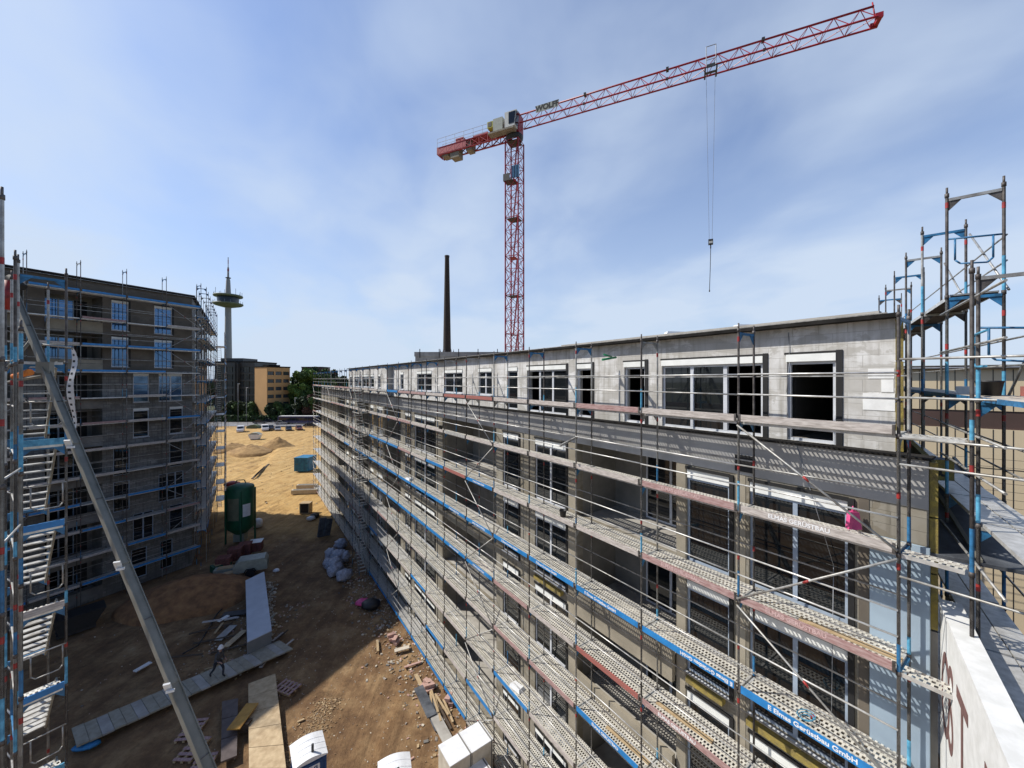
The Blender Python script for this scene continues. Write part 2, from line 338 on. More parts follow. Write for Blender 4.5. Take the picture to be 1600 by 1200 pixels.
def link(name, me, parent=None, loc=(0,0,0), rz=0):
    o = bpy.data.objects.new(name, me); COL.objects.link(o); o.location = loc; o.rotation_euler = (0, 0, rz)
    if parent: o.parent = parent
    return o
def part(name, mb, parent, loc=(0,0,0), rz=0, label=None):
    o = link(name, mb.mesh(name) if isinstance(mb, MB) else mb, parent, loc, rz)
    if label: o['label'] = label
    return o
def tag(o, label, cat, group=None):
    o['label'] = label; o['category'] = cat
    if group: o['group'] = group
    return o
def thing(name, label, cat, loc=(0,0,0), rz=0, group=None):
    return tag(link(name, None, None, loc, rz), label, cat, group)
def solo(name, mb, label, cat, loc=(0,0,0), rz=0, group=None):
    return tag(link(name, mb.mesh(name), None, loc, rz), label, cat, group)
def struct(name, mb, loc=(0,0,0), kind='structure'):
    o = link(name, mb.mesh(name), None, loc); o['kind'] = kind; return o
def copy_tree(o, loc=None, rz=None, label=None):
    c = o.copy(); COL.objects.link(c)
    if loc is not None: c.location = loc
    if rz is not None: c.rotation_euler = (0, 0, rz)
    if label: c['label'] = label
    for ch in list(o.children):
        d = ch.copy(); COL.objects.link(d); d.parent = c
        for g in list(ch.children):
            e = g.copy(); COL.objects.link(e); e.parent = d
    return c
def gp(u, v, z=0):
    """point of the plane at height z seen at photo pixel u, v"""
    Y = (EYE-z)*F/(v-V0); return ((u-U0)/F*Y, Y, z)
def text_mesh(txt, size, M, matname, extrude=.002, bold=0, name='lettering', align='CENTER'):
    c = bpy.data.curves.new(name, 'FONT'); c.body = txt; c.size = size; c.extrude = extrude; c.offset = bold; c.align_x = align; c.align_y = 'CENTER'
    o = bpy.data.objects.new(name, c); COL.objects.link(o); bpy.context.view_layer.update()
    me = bpy.data.meshes.new_from_object(o.evaluated_get(bpy.context.evaluated_depsgraph_get()))
    bpy.data.objects.remove(o); me.transform(M); me.materials.clear(); me.materials.append(MATS[matname]); me.name = name
    return me
def face_matrix(loc, xax, yax, sx=1):
    x = Vector(xax).normalized(); y = Vector(yax).normalized(); z = x.cross(y)
    return Matrix((( x.x*sx, y.x, z.x, loc[0]), (x.y*sx, y.y, z.y, loc[1]), (x.z*sx, y.z, z.z, loc[2]), (0,0,0,1)))
def frame_of(out):
    """local y points outward (towards the yard), local x is to the left of someone looking at the face"""
    return math.atan2(-out[0], out[1])

def facade(mb, x0, x1, z0, z1, ops, y=0, T=.3, back=True):
    xs = sorted({x0, x1, *[a for o in ops for a in o[:2]]}); zs = sorted({z0, z1, *[a for o in ops for a in o[2:4]]})
    xs = [a for a in xs if x0-1e-6 <= a <= x1+1e-6]; zs = [a for a in zs if z0-1e-6 <= a <= z1+1e-6]
    def op(i, j):
        if i < 0 or j < 0 or i >= len(xs)-1 or j >= len(zs)-1: return False
        cx = (xs[i]+xs[i+1])/2; cz = (zs[j]+zs[j+1])/2
        return any(o[0] < cx < o[1] and o[2] < cz < o[3] for o in ops)
    for i in range(len(xs)-1):
        for j in range(len(zs)-1):
            a, b, c, d = xs[i], xs[i+1], zs[j], zs[j+1]
            if not op(i, j):
                mb.face([(b,y,c),(a,y,c),(a,y,d),(b,y,d)])
                if back: mb.face([(a,y-T,c),(b,y-T,c),(b,y-T,d),(a,y-T,d)])
            else:
                if not op(i-1, j): mb.face([(a,y,c),(a,y-T,c),(a,y-T,d),(a,y,d)])
                if not op(i+1, j): mb.face([(b,y-T,c),(b,y,c),(b,y,d),(b,y-T,d)])
                if not op(i, j-1): mb.face([(a,y-T,c),(a,y,c),(b,y,c),(b,y-T,c)])
                if not op(i, j+1): mb.face([(a,y,d),(a,y-T,d),(b,y-T,d),(b,y,d)])

def window(parent, x0, x1, z0, z1, y=-.1, mull=1, box=.26, fm='frame_white', gm='glass_dark', seal=True, open_from=None, sill=True, transom=False, name='window'):
    """frame mesh with panes, shutter box and black sealing strip as sub-parts"""
    fr = MB(fm); t = .06; zt = z1-(box if box else 0)
    fr.box(x0, x0+t, y-.04, y+.04, z0, zt); fr.box(x1-t, x1, y-.04, y+.04, z0, zt)
    fr.box(x0+t, x1-t, y-.04, y+.04, z0, z0+t); fr.box(x0+t, x1-t, y-.04, y+.04, zt-t, zt)
    n = mull
    for k in range(1, n):
        xm = x0+(x1-x0)*k/n; fr.box(xm-.045, xm+.045, y-.045, y+.045, z0+t, zt-t)
    if transom: fr.box(x0+t, x1-t, y-.042, y+.042, z0+.75, z0+.82)
    o = part(name, fr, parent)
    g = MB(gm)
    for k in range(n):
        if open_from is not None and k in open_from: continue
        a = x0+(x1-x0)*k/n+.05; b = x0+(x1-x0)*(k+1)/n-.05
        g.box(a, b, y-.012, y+.012, z0+.05, zt-.05)
    if g.v: part('pane', g, o)
    if box: part('shutter_box', MB('shutter_white').box(x0+.01, x1-.01, y-.12, y+.085, zt+.002, z1-.03), o)
    if seal:
        s = MB('seal_black'); s.box(x0-.11, x0-.012, -.08, .045, z0-.02, z1+.04); s.box(x0-.012, x1+.02, -.08, .04, z1-.028, z1+.05)
        part('sealing_strip', s, o)
    if sill: part('sill', MB('frame_white').box(x0-.02, x1+.02, y+.042, .07, z0-.05, z0-.008), o)
    return o

# ================================================================ ground, road, sky setting
def hgt(x, y):
    h = .10*noise.noise(Vector((x*.35, y*.35, 0))) + .05*noise.noise(Vector((x*1.1, y*1.1, 3)))
    if y > 52:
        k = min(1, (y-52)/15)
        h += k*.45*noise.noise(Vector((x*.09, y*.09, 7)))
    # excavated ground left of the haul track, with a soft bank, and wheel ruts on the track itself
    if 50 < y < 108 and x < -20:
        e = (-44-(x+.454*(y-66)))/2.2
        k = max(0, min(1, e)); k = k*k*(3-2*k)*max(0, min(1, (y-50)/6))*max(0, min(1, (108-y)/8))
        h -= k*(.75+.35*noise.noise(Vector((x*.25, y*.25, 11)))) ; h += k*.22*noise.noise(Vector((x*.8, y*.8, 5)))
    if 44 < y < 135:
        c = x+.454*(y-66)+38.5+1.2*noise.noise(Vector((y*.08, 0, 2)))
        for o_r in (-2.2, -1.0, .6, 2.0): h -= .10*math.exp(-((c-o_r)/.28)**2)
    return h-.06
def ground_grid(mb, xa, xb, ya, yb, st):
    nx = int((xb-xa)/st); ny = int((yb-ya)/st); b = len(mb.v)
    for j in range(ny+1):
        for i in range(nx+1):
            x = xa+i*st; y = ya+j*st; e = min(i, nx-i, j, ny-j)
            mb.v.append((x, y, hgt(x, y) if e > 0 else -.06))
    for j in range(ny):
        for i in range(nx):
            a = b+j*(nx+1)+i; mb.f.append((a, a+1, a+nx+2, a+nx+1)); mb.mi.append(mb.c); mb.sm.append(True)
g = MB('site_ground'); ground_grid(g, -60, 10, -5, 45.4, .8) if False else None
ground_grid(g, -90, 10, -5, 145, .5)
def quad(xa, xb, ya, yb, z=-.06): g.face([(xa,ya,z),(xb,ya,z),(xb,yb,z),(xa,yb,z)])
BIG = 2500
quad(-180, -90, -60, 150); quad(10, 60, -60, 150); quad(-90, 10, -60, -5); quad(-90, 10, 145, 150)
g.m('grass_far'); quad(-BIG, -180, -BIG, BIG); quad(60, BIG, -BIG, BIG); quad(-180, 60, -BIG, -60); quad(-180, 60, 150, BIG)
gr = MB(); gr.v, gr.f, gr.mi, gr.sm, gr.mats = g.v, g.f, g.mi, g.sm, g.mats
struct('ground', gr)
rd = MB('asphalt'); rd.box(-200, 40, 143, 154, -.02, .03)
struct('road', rd)
kb = MB('concrete'); kb.box(-200, 40, 154, 154.3, -.02, .15); kb.box(-200, 40, 154.3, 159, -.02, .145)
struct('pavement', kb)
ln = MB('white_paint')
for k in range(28): ln.box(-120+k*6, -117+k*6, 148.3, 148.45, .034, .036)
struct('road_markings', ln)

# ================================================================ main apartment building
OUT_M = (-.8221, -.5694); RZ_M = frame_of(OUT_M)
bld = thing('apartment_building', 'long grey block apartment shell with open window holes behind the right hand scaffold', 'building', (7.44, 6.91, 0), RZ_M)
xs2 = lambda u: 1.2165*F*12.24/(u-381)-8.414
xs3 = lambda u: 1.2165*F*12.79/(u-381)-8.727
LEN = 66.3; LEDGE = EYE-1.45; ROOF = 18.45
cols = [('W', xs2(1325), xs2(1171), 2), ('W', xs2(1140), xs2(1073), 1), ('L', xs2(1057), xs2(902), 2), ('W', xs2(885), xs2(836), 2),
        ('W', xs2(811), xs2(786), 1), ('L', xs2(776), xs2(692), 2), ('W', xs2(680), xs2(648), 2)]
x = cols[-1][2]+.8
for kind, wd, gap, mu in [('W',1.2,1,1),('L',4.2,.6,2),('W',1.8,1.1,2),('W',1.1,.5,1),('L',5,.9,2),('W',1.8,1.2,2),('W',1.2,.7,1),('L',4.2,.6,2)]:
    if x+wd > LEN-.5: break
    cols.append((kind, x, x+wd, mu)); x += wd+gap
tops = [EYE-2.43, EYE-5.46, EYE-8.49, EYE-11.5, EYE-14.5]
ops = []; wins = []; logs = []
for r, zt in enumerate(tops):
    for c, (kind, a, b_, mu) in enumerate(cols):
        if kind == 'W': ops.append((a, b_, zt-2.55, zt)); wins.append((a, b_, zt-2.55, zt, mu, r, c))
        else: ops.append((a, b_, zt-2.6, zt+.12)); logs.append((a, b_, zt-2.6, zt+.12, r, c))
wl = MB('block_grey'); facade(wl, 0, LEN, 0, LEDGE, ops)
# gable and rear of the lower storeys
GX, GY = .252, -.968
def gpt(t, y0=0, x0=0): return (x0+GX*t, y0+GY*t)
a0 = (0, 0); a1 = gpt(13.4)
wl.face([(*a0,0),(*a1,0),(*a1,LEDGE),(*a0,LEDGE)]); wl.face([(*a1,0),(LEN,a1[1],0),(LEN,a1[1],LEDGE),(*a1,LEDGE)]); wl.face([(LEN,a1[1],0),(LEN,0,0),(LEN,0,LEDGE),(LEN,a1[1],LEDGE)])
part('wall', wl, bld)
BAND = MB('plaster_grey'); BAND.box(0, LEN, .002, .022, EYE-2.33, LEDGE-.003)
# rendered band above the upper row, interrupted where the openings reach it
part('rendered_band', BAND, bld)
st = MB('plaster_beige')
for k, (a, b_) in enumerate([(xs2(1073)-.01+0, xs2(1057)), (xs2(902), xs2(886)), (xs2(1171)+.05, xs2(1140)-.13)]):
    st.box(min(a,b_)+.03, max(a,b_)-.03, .002, .012, 1, EYE-2.335)
part('render_strip', st, bld)
part('insulation_board', MB('plaster_blue').box(-.02, .78, .002, .075, .2, EYE-3.0), bld, label='pale blue grey insulation board on the corner')
mm_ = MB('plaster_brown'); mm_.box(.80, xs2(1330)-.12, .002, .012, 1, EYE-2.335); part('render_strip', mm_, bld)
lg = MB('metal' if 'metal' in MATS else 'bitumen'); lg.box(-.02, LEN, -.47, .05, LEDGE, LEDGE+.035)
part('ledge_flashing', lg, bld)
lf = MB('roof_gravel'); lf.prism([(46.5,-.48),(LEN,-.48),(LEN,a1[1]),(46.5,a1[1])], LEDGE-.02, LEDGE+.06); part('terrace_roof', lf, bld)
tp = MB('concrete'); tp.box(46.6, LEN, -.3, -.05, LEDGE+.04, LEDGE+.35); part('terrace_parapet', tp, bld)
for (a, b_, z0, z1, mu, r, c) in wins:
    window(bld, a, b_, z0, z1, mull=mu, fm='frame_blue' if c < 2 else 'frame_white', seal=(c < 8), sill=(c < 6), box=.27, transom=False)
for (a, b_, z0, z1, r, c) in logs:
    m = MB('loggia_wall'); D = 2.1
    m.face([(a,-.3,z0),(a,-D,z0),(a,-D,z1),(a,-.3,z1)]); m.face([(b_,-D,z0),(b_,-.3,z0),(b_,-.3,z1),(b_,-D,z1)])
    m.face([(a,-D,z0),(b_,-D,z0),(b_,-D,z1),(a,-D,z1)]); m.m('concrete').face([(a,-D,z0),(a,-.3,z0),(b_,-.3,z0),(b_,-D,z0)])
    m.face([(a,-.3,z1),(a,-D,z1),(b_,-D,z1),(b_,-.3,z1)])
    part('loggia', m, bld)
    wx = a+(b_-a)*.12
    window(bld, wx, wx+min(2.3, (b_-a)*.5), z0+.02, z1-.3, y=-D+.06, mull=2, box=0, seal=False, sill=False, fm='frame_white', name='balcony_door')
    if r >= 1 and c == 2:
        part('balcony_parapet', MB('plaster_beige').box(a+.02, b_-.02, .03, .17, z0-.45, z0+.52), bld)
# top storey
topw = [(1230,1306,1,[0],0), (1035,1192,3,[0],0), (976,1008,1,[0],0), (902,925,1,[0],0), (824,885,3,[2],0), (793,809,1,None,0), (748,769,2,None,.6), (695,723,2,None,.6), (652,675,2,None,.6), (626,631,1,None,.6)]
BX0, BX1 = 31.7, 46.5; tops_o = []; tw = []
for (ul, ur, mu, opn, sl_) in topw:
    a, b_ = xs3(ur), xs3(ul); z0 = EYE-1.41+sl_; z1 = EYE+.61; tops_o.append((a, b_, z0, z1)); tw.append((a, b_, z0, z1, mu, opn))
t_ = MB('block_light'); facade(t_, .51, BX0, LEDGE+.03, ROOF, tops_o, y=-.45)
bw = [(591.5,595,1),(578.7,584.7,1),(566,576.7,2),(554,564.7,2),(546.9,551.5,1)]; bo = []
for (ul, ur, mu) in bw:
    a, b_ = xs2(ur), xs2(ul); a = max(a, BX0+.4); bo.append((a, b_, EYE-.75, EYE+.5)); tw.append((a, b_, EYE-.75, EYE+.5, mu, None))
facade(t_, BX0, BX1, LEDGE+.03, ROOF, bo, y=0)
g0 = (.51, -.45); g1 = a1
t_.m('plaster_grey').face([(BX0,-.45,LEDGE),(BX0,0,LEDGE),(BX0,0,ROOF),(BX0,-.45,ROOF)])
t_.m('block_light').face([(*g0,LEDGE),(*g1,LEDGE),(*g1,ROOF),(*g0,ROOF)]); t_.face([(*g1,LEDGE),(BX1,g1[1],LEDGE),(BX1,g1[1],ROOF),(*g1,ROOF)]); t_.face([(BX1,g1[1],LEDGE),(BX1,0,LEDGE),(BX1,0,ROOF),(BX1,g1[1],ROOF)])
part('top_storey_wall', t_, bld)
for i, (a, b_, z0, z1, mu, opn) in enumerate(tw):
    yy = -.55 if i < len(topw) else -.1
    holder = bld
    fr = MB('frame_white'); t = .06; bx = .2; zt = z1-bx
    fr.box(a, a+t, yy-.04, yy+.04, z0, zt); fr.box(b_-t, b_, yy-.04, yy+.04, z0, zt); fr.box(a+t, b_-t, yy-.04, yy+.04, z0, z0+t); fr.box(a+t, b_-t, yy-.04, yy+.04, zt-t, zt)
    for k in range(1, mu): xm = a+(b_-a)*k/mu; fr.box(xm-.05, xm+.05, yy-.045, yy+.045, z0+t, zt-t)
    o = part('window', fr, bld)
    gl = MB('glass_dark')
    for k in range(mu):
        if opn and k in opn: continue
        gl.box(a+(b_-a)*k/mu+.05, a+(b_-a)*(k+1)/mu-.05, yy-.012, yy+.012, z0+.05, zt-.05)
    if gl.v: part('pane', gl, o)
    part('shutter_box', MB('shutter_white').box(a-.01, b_+.01, yy-.1, yy+.135, zt+.002, z1-.03), o)
    if i < 5:
        s = MB('seal_black'); s.box(a-.12, a-.012, yy-.03, yy+.125, z0-.02, z1+.03); s.box(a-.012, b_+.05, yy-.03, yy+.12, z1-.028, z1+.02); part('sealing_strip', s, o)
    part('sill', MB('frame_white').box(a-.03, b_+.05, yy+.042, yy+.2, z0-.05, z0-.005), o)
# dark unfinished rooms inside
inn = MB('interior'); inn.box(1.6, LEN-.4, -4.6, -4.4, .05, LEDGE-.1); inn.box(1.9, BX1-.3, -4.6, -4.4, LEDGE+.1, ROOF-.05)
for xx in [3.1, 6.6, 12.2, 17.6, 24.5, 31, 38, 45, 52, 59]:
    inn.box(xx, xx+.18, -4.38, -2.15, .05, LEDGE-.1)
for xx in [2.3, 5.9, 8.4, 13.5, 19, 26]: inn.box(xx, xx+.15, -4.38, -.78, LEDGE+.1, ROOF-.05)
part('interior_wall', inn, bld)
sb = MB('concrete_dark')
for zt in tops: sb.prism([(.4,-.32),(LEN-.4,-.32),(LEN-.4,-12.5),(3.3,-12.5)], zt-2.85, zt-2.62)
sb.prism([(.9,-.8),(BX1-.4,-.8),(BX1-.4,-12.5),(3.5,-12.5)], LEDGE-.2, LEDGE-.03)
part('floor_slab', sb, bld)
rf = MB('bitumen'); rf.prism([(.42,-.16),(BX0,-.16),(BX0,.16),(BX1+.1,.16),(BX1+.1,a1[1]-.1),(3.6,a1[1]-.1)], ROOF, ROOF+.08)
rf.m('roof_gravel').prism([(.6,-.3),(BX1,-.3),(BX1,a1[1]),(3.7,a1[1])], ROOF+.082, ROOF+.12)
ro = part('roof', rf, bld)
up = MB('concrete')
up.box(.75, 10.2, -.62, -.42, ROOF+.121, ROOF+.18); up.box(4.2, 13.0, -12.0, -11.8, ROOF+.121, ROOF+.3); part('roof_upstand', up, ro)
# gable insulation
gi = MB('insulation_yellow')
o_ = (-.968*.11, -.252*.11)
q = [(.51,-.43), (.51+o_[0],-.43+o_[1]), (.51+o_[0]+GX*12.8,-.43+o_[1]+GY*12.8), (.51+GX*12.8,-.43+GY*12.8)]
for z0, z1 in ((LEDGE+.05, LEDGE+1.0), (LEDGE+1.04, LEDGE+1.8), (LEDGE+1.83, ROOF-.02)): gi.prism(q, z0, z1)
q = [(0-.004,-.02), (o_[0],-.02+o_[1]), (o_[0]+GX*12.8,-.02+o_[1]+GY*12.8), (-.004+GX*12.8,-.02+GY*12.8)]
for k in range(3): gi.prism(q, LEDGE-.03-1.0*(k+1)+.03, LEDGE-.03-1.0*k)
gi.m('concrete_dark').prism(q, 0, LEDGE-3.04)
part('gable_insulation', gi, bld)
ep = MB('eps_white')
for (xa, xb, za, zb) in ((.53,.92,EYE+.02,EYE+.22),(.52,1.0,EYE-.62,EYE-.28),(.54,.72,EYE-.25,EYE+.0)): part('insulation_patch', MB('eps_white').box(xa, xb, -.449, -.440, za, zb), bld)
wp = MB('mortar_light')
rr = random.Random(5)
part('hanging_wire', MB('cable_light').path([(2.32,-.43,ROOF-.1),(2.30,-.43,ROOF-.8),(2.36,-.43,ROOF-1.5),(2.31,-.43,LEDGE+.1)], .007).path([(2.0,.03,LEDGE),(1.35,.03,13.4),(1.4,.03,9.0),(1.38,.03,3)], .007), bld)
# yellow insulation lengths pushed under the openings
for (a, b_, z, n_) in ((xs2(1308), xs2(1175), EYE-5.02, 0), (xs2(1135), xs2(1078), EYE-8.08, 1), (xs2(882), xs2(840), EYE-8.1, 2), (xs2(1310), xs2(1172), EYE-8.12, 3), (xs2(882), xs2(840), EYE-11.1, 4)):
    m = MB('insulation_yellow'); m.box(a, b_, .03, .2, z-.12, z+.03); part('sill_insulation', m, bld)

# ================================================================ scaffold generator
def std_pole(mb, x, y, z0, z1, rnd, near, zj, blueness=.3):
    n = 8 if near else 5; r = .0245
    cuts = [z0]+[z for z in zj if z0+.2 < z < z1-.2]+[z1]
    for a, b_ in zip(cuts, cuts[1:]):
        blue = rnd.random() < blueness
        mb.m('galv' if rnd.random() < (.5 if near else .2) else 'galv_dark').tube((x,y,a), (x,y,b_), r, n, caps=False)
        if blue: mb.m(rnd.choice(['blue_paint','blue_light'])).tube((x,y,a+.02), (x,y,a+rnd.choice([.5,.7,.35])), r+.002, n, caps=False)
        if rnd.random() < .7: mb.m('red_paint'); zc = b_-rnd.choice([.25,.45,1.05]); mb.tube((x,y,zc), (x,y,zc+.11), r+.0025, n, caps=False)
        if near or rnd.random() < .5: mb.m('galv_dark').tube((x,y,b_-.04), (x,y,b_+.04), r+.009, n)
    mb.m('galv_dark').tube((x,y,z1), (x,y,z1+.16), .018, n)

def scaffold(root, nb, decks, ztop, toe, rnd, camloc, bay=2.57, w=.73, blueness=.3, console=(), rail_mat='steel_bright', braces=(), skip_deck=None, frame_col='blue_paint', z0=0, bays=None, open_bays=(), inner_rail=False, pole_zmin=None):
    """standards, transoms, decks, guardrails, toe boards and braces; the nearest hundred of each become parts"""
    bays = bays or [bay]*nb; X = [0]
    for b_ in bays: X.append(X[-1]+b_)
    K = {k: [] for k in ('standard','transom','deck','guardrail','toe_board','diagonal_brace')}
    cx, cy, cz = camloc
    def dist(x, y, z): return math.sqrt((x-cx)**2+(y-cy)**2+(z-cz)**2)
    def add(kind, d, fn): K[kind].append((d, fn))
    zj = [z-.03 for z in decks]
    for j, x in enumerate(X):
        for y in (0, -w):
            add('standard', dist(x, y, cz), lambda mb, x=x, y=y, s=rnd.random(), j=j: std_pole(mb, x, y, z0, ztop if not callable(ztop) else ztop(j), random.Random(s), dist(x, y, cz) < 22, zj, blueness))
        for z in decks+[ztop if not callable(ztop) else ztop(j)]:
            d = dist(x, -w/2, z); fc = frame_col if (rnd.random() < .8) else 'galv'
            def tr(mb, x=x, z=z, fc=fc, d=d):
                mb.m('galv' if d > 25 and fc != 'blue_paint' else fc).box(x-.02, x+.02, -w+.025, -.025, z-.10, z-.045)
                for (ya, yb) in ((-.025, -.2), (-w+.025, -w+.2)):
                    mb.m(fc).profile([(0,0)], 0, 0) if False else None
                    b = len(mb.v); t = .006
                    mb.v += [(x-t,ya,z-.101),(x-t,yb,z-.101),(x-t,ya,z-.29),(x+t,ya,z-.101),(x+t,yb,z-.101),(x+t,ya,z-.29)]
                    for q in ((0,1,2),(5,4,3),(1,4,5,2),(0,3,4,1)): mb.f.append(tuple(b+i for i in q)); mb.mi.append(mb.c); mb.sm.append(False)
            add('transom', d, tr)
    for j in range(len(X)-1):
        xa, xb = X[j], X[j+1]; xm = (xa+xb)/2
        for i, z in enumerate(decks):
            if (j, i) in open_bays: continue
            d = dist(xm, 0, z)
            if not (skip_deck and skip_deck(j, i)):
                def dk(mb, xa=xa, xb=xb, z=z, i=i, d=d, s=rnd.random()):
                    rr = random.Random(s)
                    strips = [(-.055, -.36), (-.375, -.68)]
                    if i in console: strips.append((-.745, -.9))
                    for (y1, y2) in strips:
                        e = .012 if d < 30 else .02
                        mb.m('deck_perf' if d < 32 else 'steel_bright').face([(xa+.03,y1,z),(xb-.03,y1,z),(xb-.03,y2,z),(xa+.03,y2,z)][::-1])
                        mb.m('steel_bright')
                        mb.box(xa+.03, xb-.03, y1, y1+e*.5, z-.065, z+.003); mb.box(xa+.03, xb-.03, y2-e*.5, y2, z-.065, z+.003)
                        mb.box(xa+.02, xa+.06, y2, y1, z-.065, z+.004); mb.box(xb-.06, xb-.02, y2, y1, z-.065, z+.004)
                        if d < 20: mb.box(xa+.06, xb-.06, (y1+y2)/2-.006, (y1+y2)/2+.006, z-.03, z+.004)
                add('deck', d, dk)
            tm = toe(j, i)
            if tm:
                def tb(mb, xa=xa, xb=xb, z=z, tm=tm, s=rnd.random()):
                    q = random.Random(s).uniform(-.006, .006)
                    mb.m(tm).hexa([(xa+.03,.03,z+.005),(xb-.03,.03,z+.005),(xb-.03,.06,z+.005),(xa+.03,.06,z+.005),(xa+.03,.03,z+.155+q),(xb-.03,.03,z+.155-q),(xb-.03,.06,z+.155-q),(xa+.03,.06,z+.155+q)])
                    mb.m('galv_dark').box(xa+.03, xa+.07, .026, .065, z-.01, z+.165); mb.box(xb-.07, xb-.03, .026, .065, z-.01, z+.165)
                add('toe_board', d, tb)
            for h in (.6, 1.04):
                def gr_(mb, xa=xa, xb=xb, z=z, h=h, d=d, s=rnd.random()):
                    rr = random.Random(s); n = 6 if d < 25 else 4
                    mb.m(rail_mat if rr.random() < .75 else 'galv').tube((xa,.035,z+h+rr.uniform(-.01,.01)), (xb,.035,z+h+rr.uniform(-.01,.01)), .0175, n)
                    if d < 30 and rr.random() < .5: mb.m(rr.choice(['red_paint','blue_light'])).tube((xa+rr.uniform(.1,2),.035,z+h), (xa+rr.uniform(.1,2)+.12,.035,z+h), .0185, n) if False else None
                add('guardrail', d-h*.01, gr_)
            if inner_rail:
                add('guardrail', d+1, lambda mb, xa=xa, xb=xb, z=z: mb.m('galv').tube((xa,-w-.03,z+1.0), (xb,-w-.03,z+1.0), .0175, 4))
    for (j, i, di) in braces:
        if i+1 >= len(decks)+0: continue
        xa, xb = X[j], X[j+1]; za, zb = decks[i]-.08, decks[i+1]+.06
        if di: xa, xb = xb, xa
        add('diagonal_brace', dist(xa, 0, za), lambda mb, xa=xa, xb=xb, za=za, zb=zb: mb.m('galv').tube((xa,.075,za), (xb,.075,zb), .021, 6).m('red_paint').tube(((xa+xb)/2-.05*(1 if xb>xa else -1),.075,(za+zb)/2+.04), ((xa+xb)/2+.05*(1 if xb>xa else -1),.075,(za+zb)/2-.04), .023, 6))
    made = {}
    for kind, lst in K.items():
        lst.sort(key=lambda t: t[0]); made[kind] = []
        for d, fn in lst[:100]:
            mb = MB(); fn(mb)
            if mb.v: made[kind].append(part(kind, mb, root))
        if len(lst) > 100:
            mb = MB()
            for d, fn in lst[100:]: fn(mb)
            o = part(kind, mb, root); o['kind'] = 'stuff'
    return made, X

def to_local(root_loc, rz, p):
    v = Vector(p)-Vector(root_loc); return (v.x*math.cos(rz)+v.y*math.sin(rz), -v.x*math.sin(rz)+v.y*math.cos(rz), v.z)
CAM = (0, 0, EYE)

# ---------------------------------------------------------------- the long scaffold on the right
S0 = (6.52, 6.53, 0)
sc = thing('facade_scaffold', 'long multi level steel scaffold with blue banners along the right hand building', 'scaffold', S0, RZ_M)
decks = [EYE-.93-2*i for i in range(9)]
T_ = {}
for j in range(26):
    for i in range(9): T_[(j, i)] = ['wood_grey','wood_grey','wood_grey','wood_pink','steel_bright'][random.Random(j*31+i*7).randrange(5)]
for k in ((0,0),(1,0),(3,0),(4,0),(0,1),(2,1),(3,1),(4,1),(2,2),(3,2)): T_[k] = 'wood_grey'
for k in ((2,0),(1,1),(0,2),(1,2),(1,4),(3,5),(2,3)): T_[k] = 'wood_pink'
for k in ((5,0),(6,0),(6,2),(2,4)): T_[k] = 'wood_red'
for k in [(5,2),(7,2),(10,2),(11,2),(12,2),(10,0)]+[(j,3) for j in range(0,15)]+[(j,4) for j in range(5,13)]+[(2,5),(1,5),(4,6),(8,6),(7,7),(5,7),(15,5),(16,3),(12,6)]+[(j,8) for j in range(6,13)]: T_[k] = 'banner_blue'
br = []
for j in (0, 5, 10, 15, 20, 25):
    for i in range(8): br.append((j, i, (i+1) % 2 == 0 if j else (i % 2 == 0)))
cl_ = to_local(S0, RZ_M, CAM)
br = [(j, i, (i % 2 == 0)) for (j, i, _) in br]
made, X = scaffold(sc, 26, decks, 18.35, lambda j, i: T_.get((j, i)), random.Random(3), cl_, console=range(2, 9), braces=br, blueness=.42, inner_rail=True)
# short return bay at the near corner
for z in decks[:3]:
    ex = MB('steel_bright'); ex.box(-.73, -.03, -.30, -.295, z-.065, z+.003).box(-.73, -.03, -.005, 0, z-.065, z+.003); ex.m('deck_perf').face([(-.73,-.30,z),(-.03,-.30,z),(-.03,0,z),(-.73,0,z)]); part('corner_deck', ex, sc)
ep_ = MB(); std_pole(ep_, -.8, 0, 8.0, 18.9, random.Random(12), True, [z-.03 for z in decks], .95); part('corner_standard', ep_, sc)
for z in (EYE+.34, EYE-.30, EYE-.98, EYE-1.42, EYE-3.3): part('corner_rail', MB('galv').tube((-.02,.04,z), (-2.6,.02,z-.01), .019, 8), sc)
# banner and toe board lettering
def lettering(j, i, txt, size, colr, flip=False, dx=0, sx=1.0):
    x = (X[j]+X[j+1])/2+dx; z = decks[i]+.08
    M = face_matrix((x, .0625, z), (-1,0,0) if not flip else (1,0,0), (0,0,1) if not flip else (0,0,-1), 1)
    me = text_mesh(txt, size, Matrix.Identity(4), colr, .0015, .0032)
    me.transform(Matrix.Diagonal((sx, 1, 1, 1))); me.transform(M)
    tgt = min((o for o in sc.children if o.name.startswith('toe_board') and o.get('kind') != 'stuff'), key=lambda o: (sum((Vector(c)-Vector((x,.045,z))).length for c in o.bound_box)))
    part('lettering', me, tgt)
E1 = 'E Elmas Gerüstbau GmbH'; E2 = 'ELMAS GERÜSTBAU'
lettering(0, 3, E1, .13, 'text_white', dx=-.05, sx=1.05); lettering(1, 3, E1, .12, 'text_white', True, dx=-.55); lettering(2, 3, E1, .12, 'text_white', dx=.2); lettering(3, 3, E1, .11, 'text_white', dx=.2)
lettering(4, 3, E1, .11, 'text_white'); lettering(5, 3, E1, .11, 'text_white', True); lettering(6, 3, E1, .11, 'text_white')
lettering(0, 1, E2, .12, 'text_white', dx=.15); lettering(0, 2, E2, .12, 'text_pink', dx=.2); lettering(1, 2, E2, .12, 'text_pink', dx=.1); lettering(1, 1, E2, .12, 'text_pink', dx=.1)
